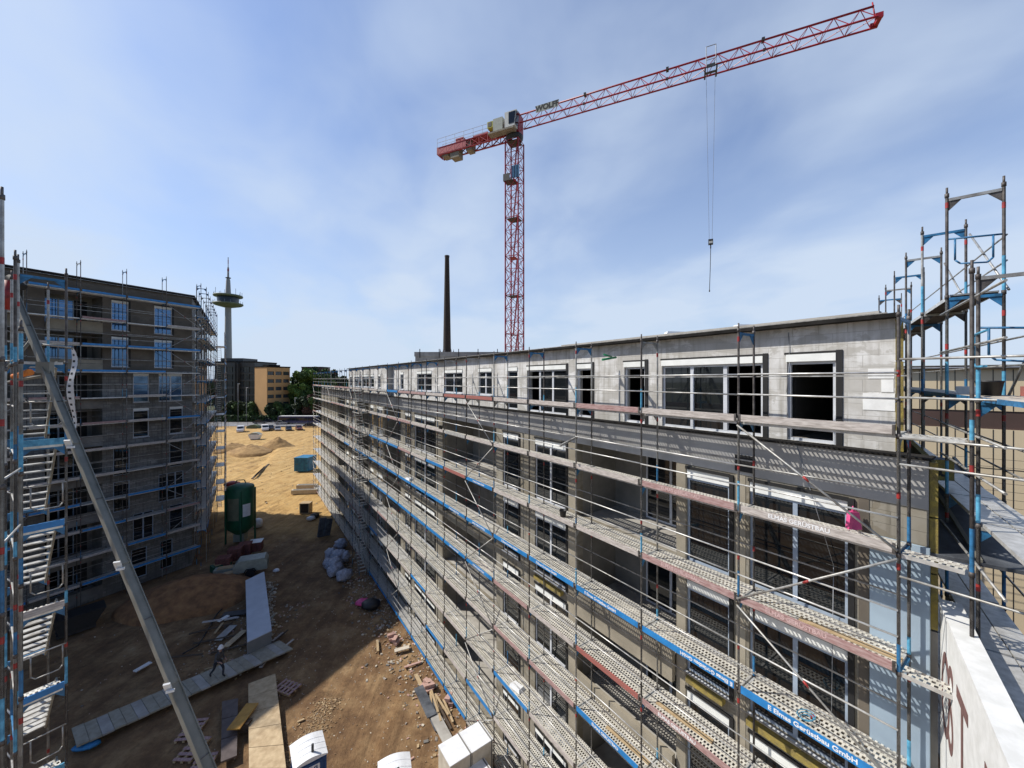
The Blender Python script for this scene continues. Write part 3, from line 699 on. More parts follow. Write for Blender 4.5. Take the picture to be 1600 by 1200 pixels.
lettering(1, 4, E2, .12, 'text_white', dx=.2); lettering(2, 5, E2, .12, 'text_white', dx=.0); lettering(5, 2, E1, .1, 'text_white'); lettering(5, 4, E1, .1, 'text_white'); lettering(6, 4, E1, .1, 'text_white')
# projecting ladder tower on the yard side, about half way along
def stair(mb, x0, x1, y0, y1, za, zb, n=9, col='alu'):
    """steep scaffold stair from (x0, za) up to (x1, zb) between y0 and y1"""
    for k in range(n):
        t = (k+.5)/n; mb.m('steel_bright').box(x0+(x1-x0)*t-.09, x0+(x1-x0)*t+.09, min(y0,y1)+.03, max(y0,y1)-.03, za+(zb-za)*t-.015, za+(zb-za)*t+.015)
    for y in (y0, y1): mb.m(col).beam((x0,y,za), (x1,y,zb), .03, .13)
tw_ = MB(); rr = random.Random(4)
for x in (X[13], X[14]):
    for y in (.14, .87): std_pole(tw_, x, y, 0, 17.9, rr, False, [z-.03 for z in decks], .3)
part('ladder_tower_frame', tw_, sc)
for i in range(8):
    m = MB(); stair(m, X[13]+.3, X[14]-.4, .2, .8, decks[i+1], decks[i], 9)
    m.m('deck_perf').face([(X[13]-.02,.2,decks[i]),(X[13]+.35,.2,decks[i]),(X[13]+.35,.84,decks[i]),(X[13]-.02,.84,decks[i])]); m.m('steel_bright').box(X[13], X[14], .83, .87, decks[i]-.06, decks[i]); m.m('galv').tube((X[13],.9,decks[i]+1),(X[14],.9,decks[i]+1),.018,5).tube((X[13],.9,decks[i]+.5),(X[14],.9,decks[i]+.5),.018,5)
    part('stair', m, sc)

# ================================================================ left apartment building and its scaffold
OUT_L = (.896, -.444); RZ_L = frame_of(OUT_L); CL = (-29.75, 36.0, 0)   # local x runs towards the camera
lb = thing('apartment_building', 'taller shaded block masonry apartment shell behind the scaffold on the left', 'building', CL, RZ_L)
def xl(u): # distance from the far corner along the front for photo column u
    return (36-28798/(1100-u))/.896
HL = EYE+7.6; LX = 26
def zl(r): return EYE+6.44-2.95*r
lo = []; lw = []; ll = []
for r in range(8):
    zt = zl(r)
    if r < 2: pair = [(241, 269, 1), (174, 201, 1)]
    elif r == 2: pair = [(248, 285, 2), (208, 233, 1)]
    elif r == 3: pair = [(265, 286, 1), (208, 233, 1)]
    elif r == 4: pair = [(265, 286, 1), (177, 203, 1)]
    elif r == 5: pair = [(248, 287, 3), (177, 203, 1)]
    elif r == 6: pair = [(265, 286, 1), (208, 240, 2)]
    else: pair = [(250, 270, 1), (205, 230, 1)]
    for (ul, ur, mu) in pair:
        a, b_ = xl(ur), xl(ul); lo.append((a, b_, zt-2.45, zt)); lw.append((a, b_, zt-2.45, zt, mu, r))
    for (a, b_) in ((xl(160), xl(70)), (xl(70)+1.0, xl(70)+3.2), (xl(70)+4.6, xl(70)+10)):
        b_ = min(b_, LX-1)
        if b_-a > 1: lo.append((a, b_, zt-2.5, zt+.1)); ll.append((a, b_, zt-2.5, zt+.1, r))
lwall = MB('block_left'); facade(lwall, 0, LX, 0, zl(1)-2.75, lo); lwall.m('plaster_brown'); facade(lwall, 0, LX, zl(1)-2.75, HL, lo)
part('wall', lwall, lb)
# flank running away from the corner, seen at a grazing angle; skewed in the building's own frame
e1 = Vector((-.5694, .8221, 0)); M_ = Matrix.Rotation(-RZ_L, 3, 'Z'); fl = M_ @ e1; fn = M_ @ Vector((.8221, .5694, 0)); FL = 18.5
fe = (fl.x*FL, fl.y*FL)
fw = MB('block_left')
fw.face([(0,0,0),(0,0,HL),(fe[0],fe[1],HL),(fe[0],fe[1],0)]); bk = (fe[0]+8, fe[1]-12)
fw.face([(fe[0],fe[1],0),(fe[0],fe[1],HL),(bk[0],bk[1],HL),(bk[0],bk[1],0)]); fw.face([(bk[0],bk[1],0),(bk[0],bk[1],HL),(LX,-13,HL),(LX,-13,0)]); fw.face([(LX,-13,0),(LX,-13,HL),(LX,0,HL),(LX,0,0)])
part('side_wall', fw, lb)
for r in range(8):
    for s_ in (2.2, 6.3, 10.2, 14.3):
        m = MB('frame_white'); zt = zl(r)
        p0 = fl*s_+fn*.02; p1 = fl*(s_+1.3)+fn*.02; mid = (p0+p1)/2
        ang = math.atan2(fl.y, fl.x)
        m.cbox((mid.x, mid.y, zt-1.2), (1.3, .06, 2.3), ang); o = part('window', m, lb)
        part('pane', MB('glass_dark').cbox(((mid+fn*.03).x, (mid+fn*.03).y, zt-1.2), (1.16, .03, 2.16), ang), o)
for (a, b_, z0, z1, mu, r) in lw:
    window(lb, a, b_, z0, z1, mull=mu, gm='glass_sky' if r < 3 else 'glass_dark', seal=(r < 2), box=.2 if r < 5 else 0, fm='frame_white' if r < 4 else 'frame_blue', sill=r < 4)
for (a, b_, z0, z1, r) in ll:
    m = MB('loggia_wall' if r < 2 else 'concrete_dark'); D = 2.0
    m.face([(a,-.3,z0),(a,-D,z0),(a,-D,z1),(a,-.3,z1)]); m.face([(b_,-D,z0),(b_,-.3,z0),(b_,-.3,z1),(b_,-D,z1)])
    m.face([(a,-D,z0),(b_,-D,z0),(b_,-D,z1),(a,-D,z1)]); m.m('concrete').face([(a,-D,z0),(a,-.3,z0),(b_,-.3,z0),(b_,-D,z0)]); m.face([(a,-.3,z1),(a,-D,z1),(b_,-D,z1),(b_,-.3,z1)])
    m.m('interior').box(a+.3, a+.3+min(1.3, (b_-a)*.5), -D+.01, -D+.05, z0+.02, z1-.3)
    part('loggia', m, lb)
    if b_-a > 2: window(lb, b_-.3-min(1.9, (b_-a)*.55), b_-.3, z0+.05, z1-.3, y=-D+.1, mull=2, box=0, seal=False, sill=False, gm='glass_sky' if r < 2 else 'glass_dark', fm='frame_blue', name='balcony_door')
    part('balcony_parapet', MB('plaster_beige' if r < 2 else 'concrete_dark').box(a+.02, b_-.02, .02, .14, z0-.3, z0+.55), lb)
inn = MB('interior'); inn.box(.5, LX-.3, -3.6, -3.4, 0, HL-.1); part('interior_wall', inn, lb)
rf = MB('bitumen'); rf.prism([(-.12,.2),(-.12+fe[0],.2+fe[1]),(bk[0],bk[1]),(LX,-13),(LX,.2)][::-1], HL, HL+.22); part('roof', rf, lb)

SL0 = (CL[0]+.9*1.0+.25*.444, CL[1]-.444*1.0+.25*.896, 0)
ls = thing('facade_scaffold', 'tall dark scaffold wrapping the shaded building front on the left', 'scaffold', SL0, RZ_L)
ldecks = [EYE+6.6-2*i for i in range(12)]
def ltoe(j, i):
    q = random.Random(j*17+i*5).random(); return 'banner_blue' if (j, i) in ((0,0),(1,0),(2,0),(3,0),(0,2),(1,2),(2,2),(1,3),(0,8),(1,8),(2,9),(0,5)) or q < .14 else ('wood_pink' if q < .35 else 'wood_grey' if q < .8 else None)
scaffold(ls, 9, ldecks, EYE+8.75, ltoe, random.Random(8), to_local(SL0, RZ_L, CAM), blueness=.35, inner_rail=True, rail_mat='galv_dark', console=range(2, 12), braces=[(0, i, i % 2 == 0) for i in range(10)]+[(4, i, i % 2 == 1) for i in range(10)])  # darker rail steel stands in for the shade over this scaffold
OUT_F = (.8221, .5694); RZ_F = frame_of(OUT_F)
SF0 = (-29.75+.8221*1.05, 36+.5694*1.05, 0)
fs = thing('facade_scaffold', 'dense scaffold along the receding side of the left building above the silo', 'scaffold', (SF0[0]-.5694*17.99, SF0[1]+.8221*17.99, 0), RZ_F)
FS0 = fs.location
scaffold(fs, 7, [EYE+5.9-2*i for i in range(11)], EYE+8.6, lambda j, i: ['wood_grey','steel_bright','wood_pink','banner_blue','wood_grey'][(j*3+i*2) % 5], random.Random(9), to_local(FS0, RZ_F, CAM), blueness=.45, rail_mat='galv_dark', console=range(0, 11), braces=[(2, i, i % 2) for i in range(10)]+[(5, i, i % 2) for i in range(10)], inner_rail=True)  # rails in dark steel here too, shade put into their colour
for k, xx in enumerate((3.0, 5.57, 8.14)):
    m = MB(); rr = random.Random(k)
    for y in (.15, 1.05): std_pole(m, xx, y, 0, EYE+(5.4 if k else 4.4), rr, False, [z for z in range(2, 24, 2)], .5)
    part('stair_tower_frame', m, fs)
for i in range(10):
    m = MB(); z = EYE+3.9-2*i; stair(m, 3.2, 5.3, .2, .6, z-2, z, 8); m.m('steel_bright').box(5.6, 8.1, .2, 1.0, z-.05, z); m.m('banner_blue').box(3.0, 8.14, 1.06, 1.08, z, z+.15); m.m('galv').tube((3,1.08,z+1),(8.14,1.08,z+1),.018,5).tube((3,1.08,z+.5),(8.14,1.08,z+.5),.018,5)
    m.tube((3,1.05,z-2),(5.57,1.05,z),.02,5).tube((8.14,1.05,z-2),(5.57,1.05,z),.02,5)
    part('stair', m, fs)

# ================================================================ near stair tower, far left of the picture
# local frame: x along the frames (beam direction), y away from the lens
DT = Vector((.551, .834, 0)); PT = Vector((-.834, .551, 0)); T0 = Vector((-11.48, 9.0, 0))
rzt = math.atan2(.834, .551)
nt_ = thing('stair_tower', 'tall scaffold stair tower with metal steps at the left edge of the view', 'scaffold', T0, rzt)
landings = [EYE+.42-2*k for k in range(9)]; rr = random.Random(21)
for (x, y, top) in ((0, 0, EYE+2.75), (.74, 0, EYE+2.6), (0, 2.57, EYE+2.6), (.74, 2.57, EYE+2.6)):
    m = MB(); std_pole(m, x, y, 0, top, rr, True, landings, .85); part('standard', m, nt_)
for k, z in enumerate([EYE+2.5]+landings):
    for y in ((0, 2.57) if k else (0,)):
        m = MB('blue_paint'); m.box(.025, .715, y-.022, y+.022, z-.10, z-.04)
        for a, b_ in ((.025, .19), (.715, .55)):
            b = len(m.v); m.v += [(a,y-.006,z-.1),(b_,y-.006,z-.1),(a,y-.006,z-.27),(a,y+.006,z-.1),(b_,y+.006,z-.1),(a,y+.006,z-.27)]
            for q in ((0,1,2),(5,4,3),(1,4,5,2)): m.f.append(tuple(b+i for i in q)); m.mi.append(m.c); m.sm.append(False)
        part('transom', m, nt_)
def stair_y(m, xa, xb, ya, yb, za, zb, n=9):
    for k in range(n):
        t = (k+.5)/n; y = ya+(yb-ya)*t; z = za+(zb-za)*t; m.m('galv').box(xa+.02, xb-.02, y-.08, y+.08, z-.018, z+.012)
    for x in (xa, xb): m.m('alu').beam((x,ya,za), (x,yb,zb), .035, .12)
for k in range(1, 8):
    m = MB(); stair_y(m, .07, .64, .45, 2.15, landings[k-1], landings[k], 9); part('stair', m, nt_)
    m = MB('deck_perf'); m.face([(.06,-.05,landings[k-1]),(.06,.4,landings[k-1]),(.68,.4,landings[k-1]),(.68,-.05,landings[k-1])][::-1]); m.m('steel_bright').box(.06, .68, -.055, -.04, landings[k-1]-.06, landings[k-1]+.003); part('landing', m, nt_)
    m = MB(['banner_blue','blue_light','banner_blue','wood_grey'][k % 4]); m.box(.04, .70, -.09, -.06, landings[k]+.0, landings[k]+.15); part('toe_board', m, nt_)
    m = MB('galv'); z = landings[k]+1.05; m.path([(.02,-.03,z),(.02+.16,-.03,z),(.18,-.03,z-.5),(.25,-.03,z-.58),(.62,-.03,z-.58),(.68,-.03,z-.5),(.68,-.03,z)], .014, 6).tube((0,-.03,z),(.74,-.03,z),.016,6); part('handrail', m, nt_)
# a second scaffold of the camera's own building, entering at the left edge
ns = thing('facade_scaffold', 'cluster of close blue and rusty scaffold posts along the left picture edge', 'scaffold', (-9.4, 6.9, 0), rzt)
rr = random.Random(33)
pl = [((-7.97, 6.05), EYE+2.85), ((-8.75, 6.9), EYE+.9), ((-10.2, 7.95), EYE+2.5), ((-11.3, 8.75), EYE+2.3), ((-9.95,7.6), EYE+.2), ((-12.6, 9.35), EYE+1.6), ((-10.75,8.2), EYE-.4)]
Mi = Matrix.Rotation(-rzt, 3, 'Z')
for (p, top) in pl:
    q = Mi @ (Vector((p[0], p[1], 0))-Vector((-9.4, 6.9, 0))); m = MB(); std_pole(m, q.x, q.y, 0, top, rr, True, [z-.1 for z in landings], .8); part('standard', m, ns)
for z in landings:
    for (a, b_) in ([(2, 3), (3, 5)] + ([(0, 1)] if int(z) % 3 == 0 else [])):
        pa = Mi @ (Vector((*pl[a][0], z))-Vector((-9.4, 6.9, 0))); pb = Mi @ (Vector((*pl[b_][0], z))-Vector((-9.4, 6.9, 0)))
        cz_ = 'galv' if rr.random() < .8 else 'blue_paint'; part('ledger', MB(cz_).tube(pa, pb, .02, 6), ns); part('ledger', MB('galv').tube(pa+Vector((0,0,-1)), pb+Vector((0,0,-1)), .018, 6), ns)
# black and white cloth hanging from a tube beside the tower
tz = EYE+(593-541)/F*9.3
m = MB('galv'); m.tube((-11.35,9.1,tz+.06), (-10.65,9.35,tz-.03), .022, 8)
solo('hanging_tube', m, 'short metal tube sticking out of the left stair tower, holding a striped strip', 'pole')
m = MB()
n = 40; prevc = None; px_ = -10.62; 
for k in range(n):
    t0, t1 = k/n, (k+1)/n
    def pt(t): 
        wd = .02+.06*math.sin(math.pi*min(1, t*1.05))**.6; z = tz-.03-2.0*t; xo = -.02*math.sin(t*2.6)+.03*t
        c = Vector((px_+xo, 9.35+.05*math.sin(t*9), z)); return c-Vector((wd,0,0)), c+Vector((wd,.02*math.sin(t*14),0))
    a, b_ = pt(t0); c, d = pt(t1); m.m('white_plastic').face([a, b_, d, c]); (m.m('cable').face([a+(b_-a)*.2-Vector((0,.004,0)), a+(b_-a)*.6-Vector((0,.004,0)), c+(d-c)*.6-Vector((0,.004,0)), c+(d-c)*.2-Vector((0,.004,0))]) if k % 3 == 0 else None); m.face([c+Vector((0,.006,0)), d+Vector((0,.006,0)), b_+Vector((0,.006,0)), a+Vector((0,.006,0))])
solo('hanging_strip', m, 'black and white striped plastic strip dangling from the tube at the left tower', 'strip')

# ================================================================ inclined lift rail crossing the lower left
A = Vector((-12.25, 9.5, EYE+2.25)); Bv = Vector((-5.1, 6.6, EYE-6.65)); dv = (Bv-A); 
lf_ = thing('inclined_lift', 'long aluminium inclined lift rail running diagonally down across the left', 'lift', A)
view = -A.normalized(); dn = dv.normalized(); side = dn.cross(Vector((0,0,1))).normalized(); upv = side.cross(dn).normalized()
def lp(t, s=0, u=0): return dv*t+side*s+upv*u
segs = [(0.0, .215), (.205, .405), (.395, .655), (.645, .865), (.855, 1.10), (1.09, 1.75)]
for k, (t0, t1) in enumerate(segs):
    hw = .044+.0065*k; e = -.022*k; m = MB('alu')
    P = [lp(t0,-hw,e-.03), lp(t0,hw,e-.03), lp(t1,hw,e-.03), lp(t1,-hw,e-.03), lp(t0,-hw,e), lp(t0,hw,e), lp(t1,hw,e), lp(t1,-hw,e)]; m.hexa(P)
    for s_ in (-1, 1):
        a_, b_ = s_*hw, s_*(hw+.014); m.hexa([lp(t0,a_,e-.09), lp(t0,b_,e-.09), lp(t1,b_,e-.09), lp(t1,a_,e-.09), lp(t0,a_,e+.035), lp(t0,b_,e+.035), lp(t1,b_,e+.035), lp(t1,a_,e+.035)])
    n = 2
    for q in range(1, n): t = t0+(t1-t0)*q/n; m.m('galv_dark').hexa([lp(t,-hw,e), lp(t,hw,e), lp(t+.0012,hw,e), lp(t+.0012,-hw,e), lp(t,-hw,e+.012), lp(t,hw,e+.012), lp(t+.0012,hw,e+.012), lp(t+.0012,-hw,e+.012)])
    part('rail_section', m, lf_)
for t in (.405, .655, .865):
    m = MB('white_paint'); c = lp(t, .13, .0); m.cbox(c, (.10, .03, .17), .4, (.5, 'X')).cbox(c+Vector((.05,0,-.08)), (.12, .04, .04), .4); part('guide_bracket', m, lf_)
m = MB('alu'); m.cbox(lp(.22, 0, -.03), (.24,.14,.26), .3); m.tube(lp(.14,0,-.08), (lp(.14)-Vector((.9,0,1.1))), .03, 8).tube(lp(.235,-.1,-.05), lp(.235)-Vector((.95,.1,.25)), .03, 8)
part('support_strut', m, lf_)
m = MB('red_paint'); m.tube((.02,-.1,.15), (.04,-.1,-.55), .075, 12); m.m('seal_black').tube((-.02,-.05,.25), (.25,0,.0), .09, 10); part('head_hook', m, lf_)
wl_ = lp(.225)-Vector((1.0,.1,.45)); m = MB('seal_black'); m.tube(wl_-Vector((0,.05,0)), wl_+Vector((0,.05,0)), .21, 20).m('red_paint').tube(wl_-Vector((0,.056,0)), wl_-Vector((0,.05,0)), .08, 14); part('cable_drum', m, lf_)
m = MB('orange_plastic'); p = lp(.225)-Vector((.62,.1,.18)); m.tube(p, p+Vector((.38,0,.1)), .06, 10, .075); part('motor_cover', m, lf_)

# ================================================================ gable scaffold on the far right
GD = Vector((.63, .777, 0)); OUT_G = (.777, -.63); RZ_G = frame_of(OUT_G); SG0 = (9.35, 7.36, 0)
gs = thing('facade_scaffold', 'rising scaffold with blue brackets and brown platforms past the right corner', 'scaffold', SG0, RZ_G)
rr = random.Random(17)
GXs = [4.6, 2.07, 0, -2.57, -5.14, -7.71, -10.28, -12.85]; gd = [EYE+1.71, EYE-.29, EYE-2.29, EYE-4.29, EYE-6.29, EYE-8.29]
for j, x in enumerate(GXs):
    top = EYE+1.65 if j < 2 else EYE+3.71
    for y in (0, -.73):
        if j == 0 and y == 0: continue
        m = MB(); std_pole(m, x, y, 0, top, rr, j < 5, [z-.05 for z in gd], .75); part('standard', m, gs)
    for i, z in enumerate([EYE+3.71]+gd):
        if z > top+.2: continue
        m = MB('blue_paint' if (i+j) % 2 else 'galv'); m.box(x-.022, x+.022, -.705, -.025, z-.12, z-.065)
        m.m('blue_paint' if rr.random() < .7 else 'galv_dark')
        for (ya, yb) in ((-.025,-.2), (-.705,-.53)):
            b = len(m.v); m.v += [(x-.005,ya,z-.12),(x-.005,yb,z-.12),(x-.005,ya,z-.31),(x+.005,ya,z-.12),(x+.005,yb,z-.12),(x+.005,ya,z-.31)]
            for q in ((0,1,2),(5,4,3),(1,4,5,2)): m.f.append(tuple(b+k for k in q)); m.mi.append(m.c); m.sm.append(False)
        part('transom', m, gs)
for j in range(len(GXs)-1):
    xb, xa = GXs[j], GXs[j+1]
    for i, z in enumerate(gd):
        if i == 0 and j < 2: continue
        if i in (0,):
            m = MB('galv'); m.box(xa+.03, xb-.03, -.68, -.05, z-.03, z); m.m('wood_dark').box(xa+.08, xb-.08, -.66, -.07, z-.05, z-.031); m.m('steel_bright').box(xa+.03, xb-.03, -.06, -.05, z-.07, z+.003); m.box(xa+.03, xb-.03, -.685, -.675, z-.07, z+.003)
        elif i == 1:
            m = MB('mortar_light'); m.box(xa+.03, xb-.03, -.68, -.05, z-.02, z); m.m('blue_light').box(xa+.03, xb-.03, -.055, -.045, z-.07, z+.003); m.m('blue_paint').box(xa+.03, xb-.03, -.69, -.681, z-.07, z+.003); m.m('wood_dark').box(xa+.05, xb-.05, -.67, -.06, z-.05, z-.021)
        else:
            m = MB('steel_bright'); m.box(xa+.03, xb-.03, -.36, -.05, z-.06, z).box(xa+.03, xb-.03, -.69, -.38, z-.06, z)
        part('deck', m, gs)
        if j >= 1:
            m = MB('galv'); m.tube((xa,.035,z+1.04),(xb,.035,z+1.04),.018,6); part('guardrail', m, gs); m = MB('galv'); m.tube((xa,.035,z+.55),(xb,.035,z+.55),.018,6); part('guardrail', m, gs)
m = MB('galv')
for (x0_, z0_, x1_, z1_) in ((0, EYE+1.7, -2.57, EYE+3.5), (0, EYE-.3, 2.07, EYE+1.4), (-2.57, EYE+1.7, -5.14, EYE+3.4)):
    part('diagonal_brace', MB('galv').tube((x0_,.06,z0_), (x1_,.06,z1_), .021, 6), gs)
for (x, z) in ((0, EYE+2.75), (2.07, EYE+.75)):
    m = MB('blue_paint'); m.path([(x,0,z+.02),(x,-.73,z+.08)], .018, 8).path([(x,-.13,z+.03),(x,-.13,z-.4),(x,-.2,z-.48),(x,-.55,z-.44),(x,-.62,z-.36),(x,-.62,z+.07)], .016, 8); part('end_guardrail', m, gs)
part('end_guardrail', MB('blue_light').path([(2.5,-.73,EYE+.75),(2.0,-.76,EYE+.72),(2.0,-.76,EYE+.25),(2.1,-.76,EYE+.2),(2.6,-.76,EYE+.2)], .018, 8), gs)
# bracket platform between main corner and gable
bp = MB('galv'); bp.tube((-.1,-.73-.5,EYE-.93),(1.4,-.9,EYE-.93),.02,6)
# cross rails in front of the platforms
for z, t in ((EYE+1.3, 0), (EYE+.55, 1), (EYE-.9, 0), (EYE-1.5, 1), (EYE-2.9, 0)):
    part('cross_rail', MB('galv').tube((3.6,-.80,z), (-.1,-.80,z+(.0 if t else .02)), .019, 8), gs)
# things standing on the platform
def gl(x, y, z): 
    c, s = math.cos(RZ_G), math.sin(RZ_G); return (SG0[0]+x*c-y*s, SG0[1]+x*s+y*c, z)
m = MB('plastic_black'); m.lathe([(.001,.01),(.13,.01),(.165,.24),(.175,.24),(.175,.27),(.15,.27),(.125,.03),(.001,.03)], 20); bk_ = solo('mortar_bucket', m, 'black mortar bucket on the blue edged platform at the right', 'bucket', gl(1.05, -.40, EYE-.29))
solo('insulation_block', MB('eps_white').box(-.22,.22,-.12,.12,0,.2), 'white insulation block beside the mortar bucket on the platform', 'block', gl(.55, -.3, EYE-.29), .8)
solo('insulation_block', MB('eps_white').box(-.16,.16,-.12,.12,0,.15), 'small white insulation block at the back edge of the platform', 'block', gl(-.4, -.4, EYE-.29), .6)
m = MB('wood_red'); m.box(-1.2,1.2,-.02,.02,0,.17); solo('plank', m, 'red painted plank on edge to the right of the bucket', 'plank', gl(2.2, -.03, EYE-.29+.004), RZ_G)
# steel ramp covered with sheet, leading down behind the corner
rmp = thing('access_ramp', 'grey sheeted steel ramp descending behind the right corner scaffold', 'ramp', (9.2, 8.3, EYE-2.4), math.atan2(.777,.63))
m = MB('sheet_dark'); m.hexa([(-2.2,-.9,-.75),(4.2,-.9,.1),(4.2,.75,.1),(-2.2,.75,-.75),(-2.2,-.9,-.69),(4.2,-.9,.16),(4.2,.75,.16),(-2.2,.75,-.69)]); part('ramp_board', m, rmp)
for y in (-.9, -.1, .72): part('ramp_rail', MB('alu').beam((-2.2,y,-.66),(4.2,y,.19),.06,.05), rmp)
sg = thing('sign', 'yellow and black sign board lettered sto near the ramp', 'sign', (9.05, 8.35, EYE-1.95), R(-8))
part('board', MB('insulation_yellow').box(-.42,.42,-.01,.01,-.22,.22), sg); part('lettering', text_mesh('sto', .34, face_matrix((.1,-.013,-.02),(1,0,0),(0,0,1)), 'seal_black', .002, .01), sg)
# pink bag hung at the wall, green tube on the roof edge scaffold
m = MB('plastic_pink'); m.hexa([(-.12,-.05,0),(.13,-.06,.02),(.12,.05,0),(-.11,.05,.01),(-.09,-.05,.36),(.10,-.03,.34),(.08,.03,.36),(-.09,.03,.36)]).tube((0,0,.34),(0,0,.46),.03,8,.01); bx_ = xs2(1338); P_ = Vector((7.44,6.91,0))+Vector((-.5694,.8221,0))*bx_+Vector((-.8221,-.5694,0))*.2
solo('waste_bag', m, 'bright pink bag hanging on the wall beside the nearest upper window', 'bag', (P_.x, P_.y, EYE-2.95))
def ml(x, y, z):
    c, s = math.cos(RZ_M), math.sin(RZ_M); return (7.44+x*c-y*s, 6.91+x*s+y*c, z)
pg = ml(xs3(980), .1, EYE+.72); m = MB('plastic_green'); m.tube((0,0,0), (-.55,-.5,-.10), .035, 10).tube((-.15,-.02,.02), (-.5,-.5,.06), .03, 10)
solo('plastic_pipe', m, 'bright green plastic pipe pair sticking out near the roof edge', 'pipe', pg)
m = MB('galv'); m.beam((0,0,0), (-.75,-.95,-.17), .06, .06); solo('steel_profile', m, 'grey steel profile poking out of the scaffold below the middle windows', 'beam', ml(xs2(915), .35, EYE-2.0))
# dark panel on band
part('wall_opening', MB('seal_black').box(xs2(1176)-.05, xs2(1150), .024, .05, EYE-2.25, EYE-1.85), bld)

# ================================================================ white fire wall with lettering
WD = Vector((.652, .758, 0)); WN = Vector((-.758, .652, 0)); WO = Vector((7.6, 6.88, 0)); WT = EYE-3.9
fwal = thing('fire_wall', 'white painted wall with brown letters at the bottom right corner', 'wall', WO, math.atan2(-.758, -.652))
# local x runs back towards the camera, local y to the right of the wall's travel
m = MB('white_paint'); m.box(0, 14, 0.0, .22, 0, WT-.06); part('wall', m, fwal)
yface = 0.0
m = MB('white_paint'); m.box(-.02, 14, -.02, .26, WT-.055, WT); part('coping', m, fwal)
def wl_text(ch, x, z, size, sx=1.0):
    # visible face looks to the left of the camera side; find its local normal
    me = text_mesh(ch, size, Matrix.Identity(4), 'text_brown', .002, .0); me.transform(Matrix.Diagonal((sx,1,1,1)))
    return me
NRM = (Matrix.Rotation(-math.atan2(-.758,-.652), 3, 'Z') @ WN)
yv = -.004 if NRM.y < 0 else .224
for ch, x, sx in (('O', .55, .45), ('S', .95, .5), ('T', 1.75, .62), ('I', 3.0, .6), ('T', 3.7, .6)):
    me = wl_text(ch, x, 0, 2.0, sx); me.transform(face_matrix((x, yv, WT-1.45), (1 if NRM.y < 0 else -1,0,0), (0,0,1))); part('lettering', me, fwal)


# ================================================================ tower crane
CR = Vector((0.3, 45, 0)); JZ = EYE+29.2; rzj = math.atan2(-13.4, 29.5)
cr = thing('tower_crane', 'red lattice tower crane with a long rising jib against the sky', 'crane', CR, rzj)
def lattice(mb, p0, p1, w, h, seg, rc, rl, col='crane_red', tri=False):
    """lattice girder from p0 to p1 along x or z"""
    p0 = Vector(p0); p1 = Vector(p1); d = (p1-p0); Ln = d.length; d.normalize()
    a = Vector((0,1,0)); c = a.cross(d) if abs(d.z) > .5 else Vector((0,0,1))
    if tri: C = [a*w/2, -a*w/2, c*h]
    else: C = [a*w/2+c*h/2, a*w/2-c*h/2, -a*w/2-c*h/2, -a*w/2+c*h/2]
    n = max(1, round(Ln/seg)); mb.m(col)
    for q in C: mb.tube(p0+q, p1+q, rc, 5)
    prs = [(i, (i+1) % len(C)) for i in range(len(C))]
    for k in range(n+1):
        o = p0+d*Ln*k/n
        if not tri or True:
            for (i, j) in prs:
                if not tri or (i, j) == (0, 1): mb.tube(o+C[i], o+C[j], rl, 4, caps=False)
        if k < n:
            o2 = p0+d*Ln*(k+1)/n; om = (o+o2)/2
            for (i, j) in prs:
                if tri and (i, j) != (0, 1):
                    lo_, hi_ = (i, j) if i != 2 else (j, i); mb.tube(o+C[lo_], om+C[2], rl, 4, caps=False); mb.tube(om+C[2], o2+C[lo_], rl, 4, caps=False)
                else: mb.tube(o+C[i], o2+C[j], rl, 4, caps=False); 
                if not tri: mb.tube(o+C[j], om+C[i] if False else o2+C[i], rl*.8, 4, caps=False)
for k in range(10):
    z0 = .3+k*4.45; m = MB(); lattice(m, (0,0,z0), (0,0,z0+4.42), 1.62, 1.62, 1.48, .085, .035)
    m.m('crane_dark').box(-.7,.7,-.7,.7,z0+4.32,z0+4.36) if k % 2 else m.m('crane_red').box(-.5,.3,-.6,.5,z0+4.3,z0+4.34)
    m.m('crane_red').beam((-.25,.2,z0), (.25,.2,z0+4.3), .3, .05)
    part('mast_section', m, cr)
part('foundation', MB('concrete').box(-2.5,2.5,-2.5,2.5,-.1,.35), cr)
m = MB('crane_dark'); m.box(-1.0,.1,-1.0,.2,JZ-6.4,JZ-6.3); m.m('cable').box(.1,1.0,-1.02,-.96,JZ-6.3,JZ-4.9); 
for q in range(5): m.m('plastic_blue').box(.12+q*.2,.2+q*.2,-1.06,-1.02,JZ-6.3,JZ-4.9)
m.m('crane_dark').box(-1.0,-.2,-1.0,-.9,JZ-6.3,JZ-5.6); part('mast_platform', m, cr)
m = MB('crane_dark'); m.lathe([(.8,JZ-1.6),(1.0,JZ-1.3),(1.0,JZ-1.0),(.7,JZ-.9)], 20); m.m('crane_red').box(-.8,-.6,-.7,.7,JZ-.9,JZ+1.2).box(.6,.8,-.7,.7,JZ-.9,JZ+1.3).box(-.6,.6,-.7,-.5,JZ-.5,JZ+.4).box(-.6,.6,.5,.7,JZ-.5,JZ+.4) ; part('slewing_unit', m, cr)
